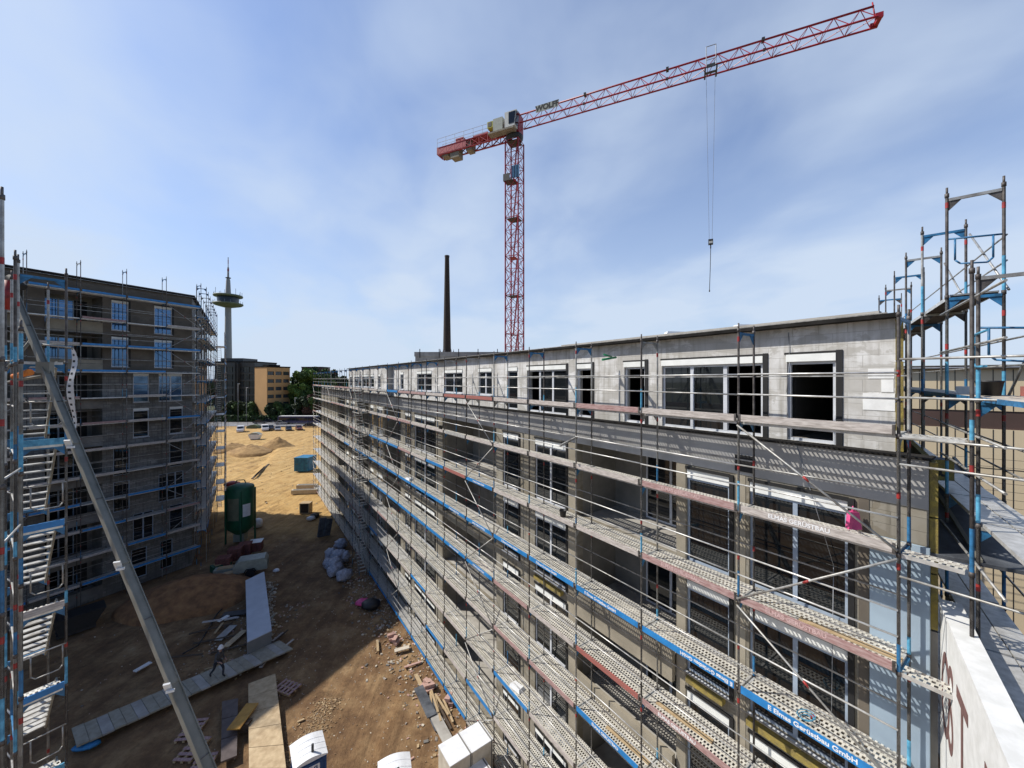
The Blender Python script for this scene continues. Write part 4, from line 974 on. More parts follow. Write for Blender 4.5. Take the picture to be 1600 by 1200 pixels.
# operator cab in front of the mast head, electrical cabinet behind it
m = MB('crane_white'); P=[(-.45,-1.75,JZ-.85),(.75,-1.75,JZ-.85),(.75,-.9,JZ-.85),(-.45,-.9,JZ-.85),(-.45,-1.75,JZ+.85),(1.0,-1.75,JZ+.85),(1.0,-.9,JZ+.85),(-.45,-.9,JZ+.85)]; m.hexa(P)
cab = part('cab', m, cr)
m = MB('glass_dark'); m.hexa([(.05,-1.785,JZ-.55),(.7,-1.785,JZ-.55),(.7,-1.755,JZ-.55),(.05,-1.755,JZ-.55),(.05,-1.785,JZ+.72),(.9,-1.785,JZ+.72),(.9,-1.755,JZ+.72),(.05,-1.755,JZ+.72)]); m.hexa([(.8,-1.65,JZ-.6),(.84,-1.65,JZ-.6),(.84,-1.0,JZ-.6),(.8,-1.0,JZ-.6),(.99,-1.65,JZ+.72),(1.03,-1.65,JZ+.72),(1.03,-1.0,JZ+.72),(.99,-1.0,JZ+.72)]); part('cab_window', m, cab)
m = MB('ballast'); m.box(-2.6,.6,-1.75,-.85,JZ-1.05,JZ-.87); part('walkway', m, cr)
part('electrical_cabinet', MB('generator_grey').box(-1.95,-.75,-1.7,-1.0,JZ-.86,JZ+.55), cr)
m = MB('crane_yellow'); m.box(-2.9,-2.2,-1.3,-.5,JZ-.02,JZ+.7); m.m('crane_dark').box(-2.8,-2.35,-1.32,-1.3,JZ+.1,JZ+.6); part('hoist_winch', m, cr)
# jib, counter jib
m = MB(); lattice(m, (.9,0,JZ), (32.2,0,JZ), 1.25, 1.35, 1.75, .085, .03, tri=True); m.m('crane_red').tube((.3,0,JZ+1.35),(32.2,0,JZ+1.35),.09,6)
for x in (8.3, 16.5, 24.5): m.m('crane_dark').box(x-.12,x+.12,-.2,.2,JZ+1.22,JZ+1.5).box(x-.1,x+.1,-.7,-.55,JZ-.1,JZ+.12)
jb = part('jib', m, cr)
m = MB('crane_red'); m.box(32.1,32.6,-.6,-.4,JZ-.1,JZ+.3).box(32.1,32.6,.4,.6,JZ-.1,JZ+.3).box(32.3,32.6,-.4,.4,JZ-.05,JZ+.2).tube((32.3,0,JZ+.2),(32.1,0,JZ+1.7),.05,6); part('jib_tip', m, jb)
m = MB(); lattice(m, (-.9,-.55,JZ-.55), (-10.2,-.55,JZ-.55), .1, .9, 1.2, .07, .04); lattice(m, (-.9,.55,JZ-.55), (-10.2,.55,JZ-.55), .1, .9, 1.2, .07, .04); m.m('crane_red').box(-10.4,-.9,-.6,.6,JZ-.12,JZ-.02); m.box(-10.4,-6.2,-.62,-.56,JZ-.9,JZ-.1); m.box(-10.45,-10.35,-.62,.62,JZ-.9,JZ); m.box(-5.2,-3.2,-.6,.6,JZ-.02,JZ+.12)
cj = part('counter_jib', m, cr)
for (xa, xb) in ((-10.2,-9.2), (-9.1,-8.0), (-6.9,-5.9)):
    part('ballast_block', MB('ballast').hexa([(xa+.3,-.5,JZ-2.0),(xb,-.5,JZ-2.0),(xb,.5,JZ-2.0),(xa+.3,.5,JZ-2.0),(xa,-.5,JZ-.1),(xb,-.5,JZ-.1),(xb,.5,JZ-.1),(xa,.5,JZ-.1)]) , cj) if False else None
for (xa, xb, zz) in ((-10.1,-8.9,1.25), (-8.8,-7.3,1.75), (-6.6,-5.5,1.35)):
    b = MB('ballast'); b.hexa([(xa+.35,-.5,JZ-zz),(xb,-.5,JZ-zz),(xb,.5,JZ-zz),(xa+.35,.5,JZ-zz),(xa,-.5,JZ-.13),(xb,-.5,JZ-.13),(xb,.5,JZ-.13),(xa,.5,JZ-.13)]); part('ballast_block', b, cj)
m = MB('crane_red'); m.box(-9.3,-5.2,-.3,.3,JZ-.01,JZ+.12).box(-7.8,-6.7,-.4,.4,JZ+.1,JZ+.55); part('winch_drum', m, cj)
m = MB('cable_light'); 
for y in (-.6,.6):
    for z in (.55, 1.05): m.tube((-10.4,y,JZ+z),(-2.5,y,JZ+z),.022,4)
    for q in range(7): m.tube((-10.4+q*1.3,y,JZ),(-10.4+q*1.3,y,JZ+1.05),.022,4)
part('handrail', m, cj)
sgn = MB('generator_grey'); sgn.box(2.9,5.5,-.66,-.63,JZ+.55,JZ+1.3); nb_ = part('name_board', sgn, jb)
part('lettering', text_mesh('WOLFF', .82, face_matrix((4.2,-.665,JZ+.93),(1,0,0),(0,0,1)), 'seal_black', .004, .035), nb_)
tx = 20.3
m = MB('crane_dark'); m.box(tx-.55,tx-.42,-.75,.75,JZ-.2,JZ-.1).box(tx+.42,tx+.55,-.75,.75,JZ-.2,JZ-.1).box(tx-.42,tx+.42,-.1,.1,JZ-.2,JZ-.1); m.m('cable').box(tx-.35,tx+.35,-.8,-.72,JZ-.2,JZ+.1)
for xx in (tx-.4, tx+.4): m.m('cable_light').tube((xx,-.8,JZ-.1),(xx,-.8,JZ+1.75),.035,5)
m.tube((tx-.4,-.8,JZ+1.75),(tx+.4,-.8,JZ+1.75),.035,5).tube((tx-.4,-.8,JZ+.5),(tx+.4,-.8,JZ+.5),.03,5); part('trolley', m, cr)
HZ = EYE+12.9
m = MB('cable_light'); m.tube((tx-.38,0,JZ-.2),(tx-.12,0,HZ+.3),.018,4).tube((tx+.38,0,JZ-.2),(tx+.12,0,HZ+.3),.018,4); part('hoist_rope', m, cr)
m = MB('crane_dark'); m.box(tx-.2,tx+.2,-.12,.12,HZ-.15,HZ+.35).m('crane_white').box(tx-.16,tx+.16,-.14,.14,HZ-.05,HZ+.15); m.m('cable').tube((tx,0,HZ-.15),(tx,0,HZ-.5),.05,6); part('hook_block', m, cr)
m = MB('cable'); m.path([(tx,0,HZ-.5),(tx-.04,0,HZ-2.5),(tx-.1,0,HZ-4.4)],.03,5).m('crane_dark').tube((tx-.1,0,HZ-4.4),(tx-.1,0,HZ-4.6),.05,6); part('lifting_chain', m, cr)

# ================================================================ chimney and telecommunications tower
Yc = 110; xc = (698.5-800)/F*Yc
ch = thing('chimney', 'slender dark brick factory chimney rising behind the long building', 'chimney', (xc, Yc, 0))
part('shaft', MB('chimney_brick').lathe([(2.0,0),(1.42,13),(1.18,EYE+5),(.62,EYE+34.6),(.7,EYE+34.9),(.68,EYE+35.2),(.5,EYE+35.2)], 24), ch)
m = MB('cable'); m.lathe([(1.3,EYE+7.2),(1.75,EYE+7.2),(1.75,EYE+7.35),(1.3,EYE+7.35)], 16)
for k in range(6):
    t = k*math.pi/3+.3; x, y = 1.85*math.cos(t), 1.85*math.sin(t); m.tube((x,y,EYE+6.2),(x,y,EYE+8.6),.05,5).m('cable_light').box(x-.12,x+.12,y-.12,y+.12,EYE+6.6,EYE+8.2).m('cable')
part('antenna_ring', m, ch)
Yt = 330; xt = (356.5-800)/F*Yt; k_ = Yt/F
def vz(v): return EYE+(V0-v)*k_
tt = thing('telecom_tower', 'pale concrete telecommunications tower with a disc platform left of the chimney', 'tower', (xt, Yt, 0))
part('shaft', MB('tower_concrete').lathe([(3.6,0),(3.1,vz(600)),(2.75,vz(560)),(2.2,vz(480)),(2.1,vz(461)),(1.9,vz(455)),(1.5,vz(438)),(.9,vz(434)),(.7,vz(433))], 28), tt)
part('service_deck', MB('tower_olive').lathe([(2.2,vz(481)),(9.5,vz(477.5)),(10.8,vz(476)),(10.8,vz(474.3)),(6,vz(473.5)),(2.2,vz(473))], 36), tt)
part('operations_floor', MB('tower_glass').lathe([(7.6,vz(475)),(7.9,vz(464)),(7.6,vz(463))], 36), tt)
m = MB('tower_olive').lathe([(2,vz(465)),(10.3,vz(464)),(10.6,vz(462.6)),(10.4,vz(461.5)),(3,vz(460.5)),(2,vz(460))], 36); part('platform_roof', m, tt)
m = MB('cable_light')
for q in range(16):
    t = q*math.pi/8; x, y = 9.9*math.cos(t), 9.9*math.sin(t); h = [1.6,3.2,1.6,5.2][q % 4]; m.tube((x,y,vz(462)),(x,y,vz(462)+h),.14,4)
    m.tube((x*1.05,y*1.05,vz(474.5)),(x*1.05,y*1.05,vz(474.5)+2.2),.12,4)
part('antenna_array', m, tt)
m = MB('tower_concrete').lathe([(.75,vz(434)),(.65,vz(418)),(.3,vz(417)),(.28,vz(402))], 10); m.m('red_paint').lathe([(.7,vz(424)),(.7,vz(420))], 10).lathe([(.32,vz(412)),(.32,vz(406))], 10); part('mast', m, tt)
part('mast_collar', MB('cable').lathe([(.7,vz(435)),(2.0,vz(434.6)),(2.0,vz(433.8)),(.7,vz(433.5))], 16), tt)

# ================================================================ background buildings
def simple_building(name, label, loc, rz, sx, sy, h, wallmat, rows, cols_, winsz, z0, dz, side_rows=None, roofm='bitumen', frm='facade_dark', gap=None, panes=True):
    t = thing(name, label, 'building', loc, rz); m = MB(wallmat)
    ops = []; gx = sx/cols_
    for r in range(rows):
        for c in range(cols_):
            xm = gx*(c+.5); zz = z0+dz*r; ops.append((xm-winsz[0]/2, xm+winsz[0]/2, zz, zz+winsz[1]))
    facade(m, 0, sx, 0, h, ops, T=.35, back=False)
    m.face([(0,0,0),(0,-sy,0),(0,-sy,h),(0,0,h)]); m.face([(sx,0,0),(sx,0,h),(sx,-sy,h),(sx,-sy,0)]); m.face([(0,-sy,0),(sx,-sy,0),(sx,-sy,h),(0,-sy,h)])
    part('wall', m, t); part('roof', MB(roofm).box(-.15, sx+.15, -sy-.15, .15, h, h+.5), t)
    for (a, b_, z, z2) in ops:
        f = MB(frm); f.box(a, b_, -.3, -.24, z, z+.1).box(a, b_, -.3, -.24, z2-.1, z2).box(a, a+.1, -.3, -.24, z+.1, z2-.1).box(b_-.1, b_, -.3, -.24, z+.1, z2-.1)
        n = max(1, int((b_-a)/1.2))
        for q in range(1, n): xq = a+(b_-a)*q/n; f.box(xq-.04, xq+.04, -.3, -.25, z+.1, z2-.1)
        o = part('window', f, t)
        part('pane', MB('glass_far').box(a+.05, b_-.05, -.33, -.305, z+.05, z2-.05), o)
    return t
# orange office block: corner edge at u=416, front to u=453, side to u=396
Yo = 165
def wp(u, Y): return ((u-U0)/F*Y, Y)
c0 = wp(417, 158); c1 = wp(453, 167); rzo = math.atan2(c0[1]-c1[1], c0[0]-c1[0])+0  # local x from right to left
Lo = math.hypot(c0[0]-c1[0], c0[1]-c1[1])
ob = simple_building('office_building', 'orange rendered office block with rows of dark windows beyond the cars', (c1[0], c1[1], 0), rzo, Lo, 8.0, EYE+5.0, 'facade_orange', 5, 3, (2.7, 1.5), 6.3, 3.2)
# side wing sticking out towards the left with blank wall
part('roof_hut', MB('bitumen').box(3, 8, -6, -2, EYE+5.52, EYE+6.2), ob)
c0 = wp(336, 172); c1 = wp(398, 172); Lg = c1[0]-c0[0]
gb = simple_building('office_building', 'dark glass office block left of the orange building', (c1[0], 172, 0), math.pi, Lg, 16, EYE+7.6, 'facade_dark', 7, 7, (2.5, 2.5), 1.2, 3.2)
gl_ = MB('facade_dark'); gl_.box(Lg-11, Lg-1, -12, -2, EYE+8.1, EYE+9.6); part('roof_storey', gl_, gb)
for q in range(3): part('facade_fin', MB('facade_dark').box(Lg*.37+q*.6, Lg*.37+q*.6+.2, .02, 1.5, 0, EYE+7.5), gb)
# warehouse with beige cladding on the right
wa, wb_ = (21, 29.0), (38, 17.1); rzw = math.atan2(wa[1]-wb_[1], wa[0]-wb_[0]); Lw = math.hypot(wa[0]-wb_[0], wa[1]-wb_[1])
wh = thing('warehouse', 'beige panel clad hall with a brown band at the right edge', 'building', (wb_[0], wb_[1], 0), rzw+math.pi*0)
m = MB('cladding_beige'); m.box(0, Lw+6, -15, 0, 0, EYE-3.0).box(0, Lw+6, -15, 0, EYE-1.9, EYE+.65); m.m('cladding_brown').box(0, Lw+6, -15, -.05, EYE-3.0, EYE-1.9)
m.m('plastic_black')
q = 0
while q*.78 < Lw+6: m.box(q*.78, q*.78+.035, 0, .012, 0, EYE-3.02).box(q*.78, q*.78+.035, 0, .012, EYE-1.88, EYE+.6); q += 1
m.box(0, Lw+6, .0, .014, EYE-5.4, EYE-5.36)
part('wall', m, wh)
m = MB('bitumen'); m.box(-.3, Lw+6.3, -15.3, .25, EYE+.652, EYE+.85); m.m('roof_gravel').box(0, Lw+6, -14.8, -.2, EYE+.852, EYE+.9); part('roof', m, wh)
part('gutter', MB('cable_light').tube((-.3,.3,EYE+.72),(Lw+6.3,.3,EYE+.72),.06,8), wh)
# mesh fence in front of the hall
mf = thing('mesh_fence', 'thin steel mesh fence panels in front of the beige hall', 'fence', (wb_[0]-.9, wb_[1]-1.6, 0), rzw)
m = MB('cable')
for k in range(12): m.tube((0,0,EYE-9.5+k*.45),(Lw+4,0,EYE-9.5+k*.45),.012,4)
part('wire_mesh', m, mf)
for q in range(8): part('post', MB('cable').tube((q*2.5,0,0),(q*2.5,0,EYE-4.4),.03,6), mf)
# low black roof added in place of shaded yard between fire wall and hall
dr = thing('yard_shade_roof', 'added black boarded roof standing in for the shaded yard behind the white wall', 'roof', (9.0, 7.2, 0), math.atan2(.758,.652))
m = MB('bitumen'); m.hexa([(-14,-9,EYE-8),(5,-9,EYE-8),(5,-.8,EYE-7),(-14,-.8,EYE-7),(-14,-9,EYE-7.8),(5,-9,EYE-7.8),(5,-.8,EYE-6.8),(-14,-.8,EYE-6.8)]); part('roof_skin', m, dr)
for q in range(9): part('roof_batten', MB('wood_dark').beam((-13+q*2.1,-8.9,EYE-7.74),(-13+q*2.1,-.9,EYE-6.72),.12,.1), dr)
for q in range(3): part('plank', MB('wood_raw').cbox((2.0-q*2.6,-3.4+q*.5,EYE-7.0),(1.9,.24,.05),.5+q*.3), dr)
part('wall', MB('cladding_brown').box(-13.8,4.8,-8.8,-1.0,0,EYE-8.02), dr)

# ================================================================ trees, shrubs
def crown_mesh(r, h, n, leaf, mats, seed):
    rr = random.Random(seed); m = MB(mats[0]); cl = []
    for k in range(26):
        a = rr.uniform(0, 2*math.pi); e = rr.uniform(-.8, 1); q = rr.uniform(.35, .95)
        cl.append((Vector((r*q*math.cos(a)*math.sqrt(1-e*e*.7), r*q*math.sin(a)*math.sqrt(1-e*e*.7), h*.5*e)), rr.uniform(.22, .42)*r, rr.choice(mats)))
    for c, cr_, mt in cl:
        m.m(mt)
        for _ in range(n//26):
            d = Vector((rr.gauss(0,1), rr.gauss(0,1), rr.gauss(0,1))).normalized()*cr_*rr.uniform(.5, 1.05); p = c+d
            u = Vector((rr.gauss(0,1), rr.gauss(0,1), rr.gauss(0,1))).normalized(); v = u.orthogonal().normalized(); s = leaf*rr.uniform(.6, 1.3)
            m.face([p-u*s-v*s*.6, p+u*s-v*s*.6, p+u*s+v*s*.6, p-u*s+v*s*.6])
    return m
def tree(u, Y, top, r, mats, label, seed, group=None, name='tree'):
    X_ = (u-U0)/F*Y; t = thing(name, label, 'tree', (X_, Y, 0), 0, group)
    ch_ = top*.72; part('crown', crown_mesh(r*1.1, ch_, 5200, .42, mats, seed), t, (0, 0, top-ch_/2))
    m = MB('bark'); m.tube((0,0,0),(.1,.1,top*.45),.32,8,.2)
    rr = random.Random(seed)
    for k in range(5): a = rr.uniform(0, 6.28); m.tube((.1,.1,top*.3+k*.4),(r*.55*math.cos(a), r*.55*math.sin(a), top*.55+k*.5),.13,5,.05)
    part('trunk', m, t)
for i, a in enumerate([
    (474, 168, EYE+3.4, 4.4, ['leaf_light','leaf_mid','leaf_light'], 'bright green broad tree right beside the orange office block'),
    (486, 176, EYE+4.6, 5.0, ['leaf_light','leaf_mid','leaf_dark'], 'tallest green tree, its crown above the near scaffold end'),
    (466, 182, EYE+2.0, 4, ['leaf_mid','leaf_dark'], 'darker tree tucked between the orange block and the bright tree'),
    (500, 172, EYE+2.6, 5, ['leaf_mid','leaf_light'], 'green tree just behind the far end of the long scaffold'),
    (520, 185, EYE+3.5, 6.5, ['leaf_mid','leaf_dark'], 'green tree partly hidden by the projecting end block'),
    (478, 160, 9, 4.0, ['leaf_red','leaf_dark'], 'low reddish tree standing below the green crowns'),
    (492, 158, 10, 4.2, ['leaf_red','leaf_dark','leaf_mid'], 'dark reddish tree in front of the far scaffold end'),
    (366, 163, 7, 3.2, ['leaf_dark','leaf_mid'], 'small dark tree before the glass office block'),
    (398, 162, 8, 3.4, ['leaf_dark','leaf_mid'], 'small dark tree at the foot of the orange block corner'),
    (432, 161, 7.5, 3.3, ['leaf_dark','leaf_mid'], 'small dark tree under the tall windows of the orange block'),
    (446, 160, 6.0, 3.0, ['leaf_dark','leaf_mid'], 'lowest dark tree right of centre before the orange block')]):
    tree(a[0], a[1], a[2], a[3], a[4], a[5], 40+i)
hm = MB('leaf_dark'); rr = random.Random(3)
for k in range(5200):
    x = rr.uniform(-128, -66); p = Vector((x, 157+rr.uniform(-.9,.9), rr.uniform(.1, 2.6+.8*noise.noise(Vector((x*.3,0,0)))))); u = Vector((rr.gauss(0,1),rr.gauss(0,1),rr.gauss(0,1))).normalized(); v = u.orthogonal(); s = rr.uniform(.18,.4)
    hm.m(rr.choice(['leaf_dark','leaf_dark','leaf_mid'])).face([p-u*s-v*s, p+u*s-v*s, p+u*s+v*s, p-u*s+v*s])
solo('hedge', hm, 'long dark clipped hedge in front of the office blocks', 'hedge')
fb = thing('brown_house', 'brown flat roofed building showing above the green trees', 'building', (wp(503,200)[0], 200, 0), math.pi)
m = MB('facade_brown'); facade(m, 0, 10.5, 0, EYE+6.2, [(1+2.4*k, 2.4+2.4*k, 14+3*r, 15.6+3*r) for k in range(4) for r in range(3)], T=.3, back=False); m.box(0, 10.5, -9, -.4, 0, EYE+6.1)
part('wall', m, fb); part('roof', MB('bitumen').box(-.2, 10.7, -9, .2, EYE+6.2, EYE+6.6), fb)
# far horizon belt of trees
for k in range(9):
    rr = random.Random(70+k); m = MB('leaf_mid')
fw_ = MB('leaf_dark'); rr = random.Random(71)
for k in range(16000):
    x = rr.uniform(-330, 330); h = 15+4*noise.noise(Vector((x*.03,0,0)))+2.5*noise.noise(Vector((x*.15,1,0))); p = Vector((x, 260+rr.uniform(-4,4), rr.uniform(0,1)**.6*h)); u = Vector((rr.gauss(0,1),rr.gauss(0,1),rr.gauss(0,1))).normalized(); v = u.orthogonal(); s = rr.uniform(.8,1.7)
    fw_.m(rr.choice(['leaf_dark','leaf_mid','leaf_mid'])).face([p-u*s-v*s, p+u*s-v*s, p+u*s+v*s, p-u*s+v*s])
o = struct('far_woodland', fw_); o['kind'] = 'stuff'
# street lamps
for (u, vb, vt, lab) in ((372, 652, 600, 'slim street lamp before the glass office block'), (461, 655, 622, 'white headed street lamp between the trees and the bus'), (385, 653, 606, 'bare street lamp post left of the orange block')):
    Y = 156; X_ = (u-U0)/F*Y; t = thing('street_lamp', lab, 'street lamp', (X_, Y, 0), 0); h = EYE+(V0-vt)/F*Y
    part('pole', MB('cable_light').tube((0,0,0),(0,0,h),.09,6,.06), t); part('lamp_head', MB('white_plastic').box(-.1,.7,-.15,.15,h-.02,h+.14), t)

# ================================================================ vehicles
def car(loc, rz, paint, label, L_=4.3, W_=1.78, H_=1.45, van=False, group='cars parked beyond the sand area'):
    t = thing('parked_car', label, 'van' if van else 'car', loc, rz, group)
    if van: pr = [(-L_/2,.3),(-L_/2,H_*.93),(-L_/2+.15,H_),(L_*.22,H_),(L_*.36,H_*.62),(L_*.47,H_*.52),(L_/2,.5),(L_/2,.3)]
    else: pr = [(-L_/2,.32),(-L_/2,.72),(-L_/2+.12,.88),(-L_*.28,.9),(L_*.17,.92),(L_*.42,.80),(L_/2,.6),(L_/2,.32)]
    m = MB(paint); m.profile(pr, -W_/2, W_/2)
    if not van: m.profile([(-L_*.40,.89),(-L_*.30,H_-.05),(-L_*.22,H_),(L_*.02,H_),(L_*.22,.91)], -W_*.42, W_*.42)
    part('body', m, t)
    g = MB('car_glass')
    if van:
        for s in (-1, 1): g.box(L_*.05, L_*.24, s*(W_/2+.002)-.01, s*(W_/2+.002)+.01, H_*.58, H_*.88)
        g.hexa([(L_*.37,-W_*.42,H_*.64),(L_*.39,-W_*.42,H_*.64),(L_*.39,W_*.42,H_*.64),(L_*.37,W_*.42,H_*.64),(L_*.24,-W_*.42,H_*.94),(L_*.26,-W_*.42,H_*.94),(L_*.26,W_*.42,H_*.94),(L_*.24,W_*.42,H_*.94)])
        g.box(-L_/2-.012, -L_/2, -W_*.36, W_*.36, H_*.55, H_*.85)
    else:
        for s in (-1, 1):
            y = s*(W_*.42+.006); q = [(-L_*.365,y,.93),(L_*.18,y,.93),(L_*.0,y,H_-.07),(-L_*.21,y,H_-.07)]; g.face(q if s < 0 else q[::-1])
        g.hexa([(L_*.225,-W_*.38,.93),(L_*.235,-W_*.38,.93),(L_*.235,W_*.38,.93),(L_*.225,W_*.38,.93),(L_*.03,-W_*.36,H_-.05),(L_*.045,-W_*.36,H_-.05),(L_*.045,W_*.36,H_-.05),(L_*.03,W_*.36,H_-.05)])
        g.hexa([(-L_*.41,-W_*.38,.93),(-L_*.395,-W_*.38,.93),(-L_*.395,W_*.38,.93),(-L_*.41,W_*.38,.93),(-L_*.31,-W_*.36,H_-.09),(-L_*.295,-W_*.36,H_-.09),(-L_*.295,W_*.36,H_-.09),(-L_*.31,W_*.36,H_-.09)])
    part('window', g, t)
    for sx in (-.31, .31):
        for sy in (-1, 1):
            wh_ = MB('rubber'); wh_.tube((L_*sx, sy*(W_/2-.2), .32), (L_*sx, sy*(W_/2+.01), .32), .32, 14); o = part('wheel', wh_, t); part('rim', MB('car_silver').tube((L_*sx, sy*(W_/2+.011), .32), (L_*sx, sy*(W_/2+.02), .32), .19, 10), o)
    for sy in (-1, 1):
        part('headlight', MB('white_plastic').box(L_/2-.02, L_/2+.01, sy*W_*.38-.16, sy*W_*.38+.16, .58, .70), t)
        part('tail_light', MB('red_paint').box(-L_/2-.01, -L_/2+.02, sy*W_*.38-.14, sy*W_*.38+.14, .64, .78), t)
    return t
for (u, v, rz, p, lab, van) in (
    (376, 674.5, -1.05, 'car_white', 'small white van parked alone at the left of the sand area', True),
    (414, 672.5, -.95, 'car_white', 'white van facing the site, first of the row behind the skip', True),
    (423, 671, -.9, 'car_dark', 'dark blue car squeezed beside the white van', False),
    (434, 672.5, -1.0, 'car_silver', 'silver estate car in the middle of the front row', False),
    (451, 672.5, -1.0, 'car_dark', 'black car facing the site right of the silver estate', False),
    (467, 671.5, -.95, 'car_red', 'dark red car at the right end of the front row', False),
    (406, 662, .25, 'car_dark', 'dark saloon at the left end of the street row', False),
    (422, 660, .25, 'car_dark', 'black saloon in the middle of the street row', False),
    (414, 657, .2, 'car_dark', 'dark blue car behind the two saloons', False),
    (434, 657, .2, 'car_silver', 'light grey car near the front of the bus', False),
    (440, 663, .2, 'car_silver', 'silver hatchback before the bus', False),
    (441, 655, .15, 'car_white', 'white car beyond the silver hatchback', False),
    (485, 667, .1, 'car_dark', 'dark car half hidden by the far scaffold standards', False)):
    X_, Y_, _ = gp(u, v); car((X_, Y_, 0.0 if Y_ < 142 else .03), rz, p, lab, 4.9 if van else 4.4, 1.85, 1.95 if van else 1.46, van)
X_, Y_, _ = gp(397, 669); 
m = MB('car_green'); 
prof = []
for k in range(13):
    t = k/12; prof.append((-2.3+4.6*t, .15+1.15*math.sin(math.pi*t)**.55))
m.profile([(-2.3,0)]+prof+[(2.3,0)], -.9, .9); solo('tarpaulin_heap', m, 'olive green tarpaulin covered heap between the two white vans', 'tarpaulin', (X_, Y_, 0))
X_, Y_, _ = gp(404, 655.5); hd = thing('site_hoarding', 'pale lilac hoarding board behind the parked saloons', 'hoarding', (X_-2, Y_, 0)); part('board', MB('white_paint').box(-2.2,2.2,0,.06,.3,1.5), hd)
for s_ in (-2, 0, 2): part('post', MB('cable_light').box(s_-.05,s_+.05,.062,.14,0,1.6), hd)
X_, Y_, _ = gp(476, 660.5)
bs = thing('bus', 'long dark blue bus standing along the street behind the cars', 'bus', (X_, 150.6, .03)); m = MB('bus_blue'); m.profile([(-7.6,.35),(-7.6,2.8),(-7.4,3.0),(7.3,3.0),(7.6,2.7),(7.6,.35)], -1.25, 1.25); m.m('white_paint').box(-7.3,7.2,-1.2,1.2,3.005,3.12); part('body', m, bs)
for k in range(9): part('window', MB('car_glass').box(-7.1+k*1.58,-5.65+k*1.58,-1.275,-1.252,1.35,2.5), bs)
part('windscreen', MB('car_glass').box(7.6,7.62,-1.1,1.1,1.2,2.7), bs)
for x in (-4.6, 4.6, -3.3):
    for y in (-1.2, 1.2): part('wheel', MB('rubber').tube((x,y-.1,.48),(x,y+.1,.48),.48,16), bs)
# site fence along the far edge
sf = thing('mesh_fence', 'line of temporary mesh fence panels between the sand and the street', 'fence', (-112, 138.5, 0))
for k in range(14):
    m = MB('cable_light'); x = k*3.5; m.tube((x,0,0),(x,0,2),.03,4).tube((x+3.4,0,0),(x+3.4,0,2),.03,4).tube((x,0,2),(x+3.4,0,2),.025,4).tube((x,0,.15),(x+3.4,0,.15),.02,4)
    for q in range(1, 9): m.tube((x+q*.38,0,.15),(x+q*.38,0,2),.008,3,caps=False)
    part('fence_panel', m, sf)

# ================================================================ heaps, skip, containers
def heap(name, label, u0, v0, rx, ry, h, mt, seed, rot=0, pw=1.0, cat='heap', z=-.1):
    X_, Y_, _ = gp(u0, v0); n = 34; m = MB(mt); b = 0; nr = 16
    for i in range(nr+1):
        q = i/nr
        for k in range(n):
            t = 2*math.pi*k/n; rr_ = q*(1+.22*noise.noise(Vector((math.cos(t)*1.3, math.sin(t)*1.3, seed))))
            x = rx*rr_*math.cos(t); y = ry*rr_*math.sin(t); zz = h*(1-q)**pw+.12*h*noise.noise(Vector((x*1.2, y*1.2, seed+2)))*(1-q*q) + .05*h*noise.noise(Vector((x*4, y*4, seed)))
            m.v.append((x, y, zz if i < nr else -.45))
    for i in range(nr):
        for k in range(n): m.f.append((i*n+k, (i+1)*n+k, (i+1)*n+(k+1)%n, i*n+(k+1)%n)); m.mi.append(0); m.sm.append(True)
    return solo(name, m, label, cat, (X_, Y_, hgt(X_, Y_)+.02), rot)
heap('sand_heap', 'pointed brown sand heap in the middle of the sunny ground', 434, 697, 4.6, 3.6, 2.9, 'sand_heap', 1, .2, 1.0)
heap('sand_heap', 'long low sand bank left of the pointed heap', 391, 703, 6.0, 4.2, 2.0, 'sand_heap', 5, -.2, .8)
heap('sand_heap', 'flat lumpy sand bank at the left edge of the sunny ground', 362, 699, 4.8, 4, 1.9, 'sand_heap', 9, .4, .75)
heap('soil_heap', 'wide orange brown soil heap in the shade before the left building', 300, 935, 4.9, 3.2, 1.75, 'soil_heap', 13, .25, .7)
for k, (u, v) in enumerate(((352,757),(361,757),(372,756),(383,754))): heap('sand_heap', ['small ribbed sand mound, leftmost above the silo','small sand mound, second from the left above the silo','small sand mound, third from the left above the silo','small sand mound at the end of the row right above the silo'][k], u, v, 1.0, 1.3, .45, 'sand_heap', 20+k, 0, .8)
X_, Y_, _ = gp(399, 686.5)
sk = thing('skip', 'light grey skip with sloped ends on the sand beside the pointed heap', 'skip', (X_, Y_, 0), .1)
m = MB('white_paint'); m.profile([(-1.0,.15),(1.0,.15),(1.6,1.5),(-1.6,1.5)], -.85, .85); part('tub', m, sk); part('lid', MB('generator_grey').profile([(-1.5,1.51),(1.5,1.51),(.6,2.0),(-.6,2.0)], -.8, .8), sk); part('skid', MB('cable').box(-1,1,-.7,.7,0,.15), sk)
X_, Y_, _ = gp(472, 737)
bc = thing('container', 'blue steel site container beside the far end of the scaffold', 'container', (X_, Y_+1.2, 0), -.05)
m = MB('container_blue'); m.box(-1.3,1.3,-1.5,1.5,.12,2.55)
for k in range(12): m.box(-1.2+k*.21,-1.13+k*.21,-1.53,-1.5,.2,2.4)
part('body', m, bc); part('roof', MB('container_blue').box(-1.35,1.35,-1.55,1.55,2.552,2.66), bc); part('door', MB('container_blue').box(1.3,1.34,-1.2,1.2,.2,2.3), bc)
part('label_plate', MB('car_green').box(-.9,-.5,-1.545,-1.532,1.4,1.55), bc)
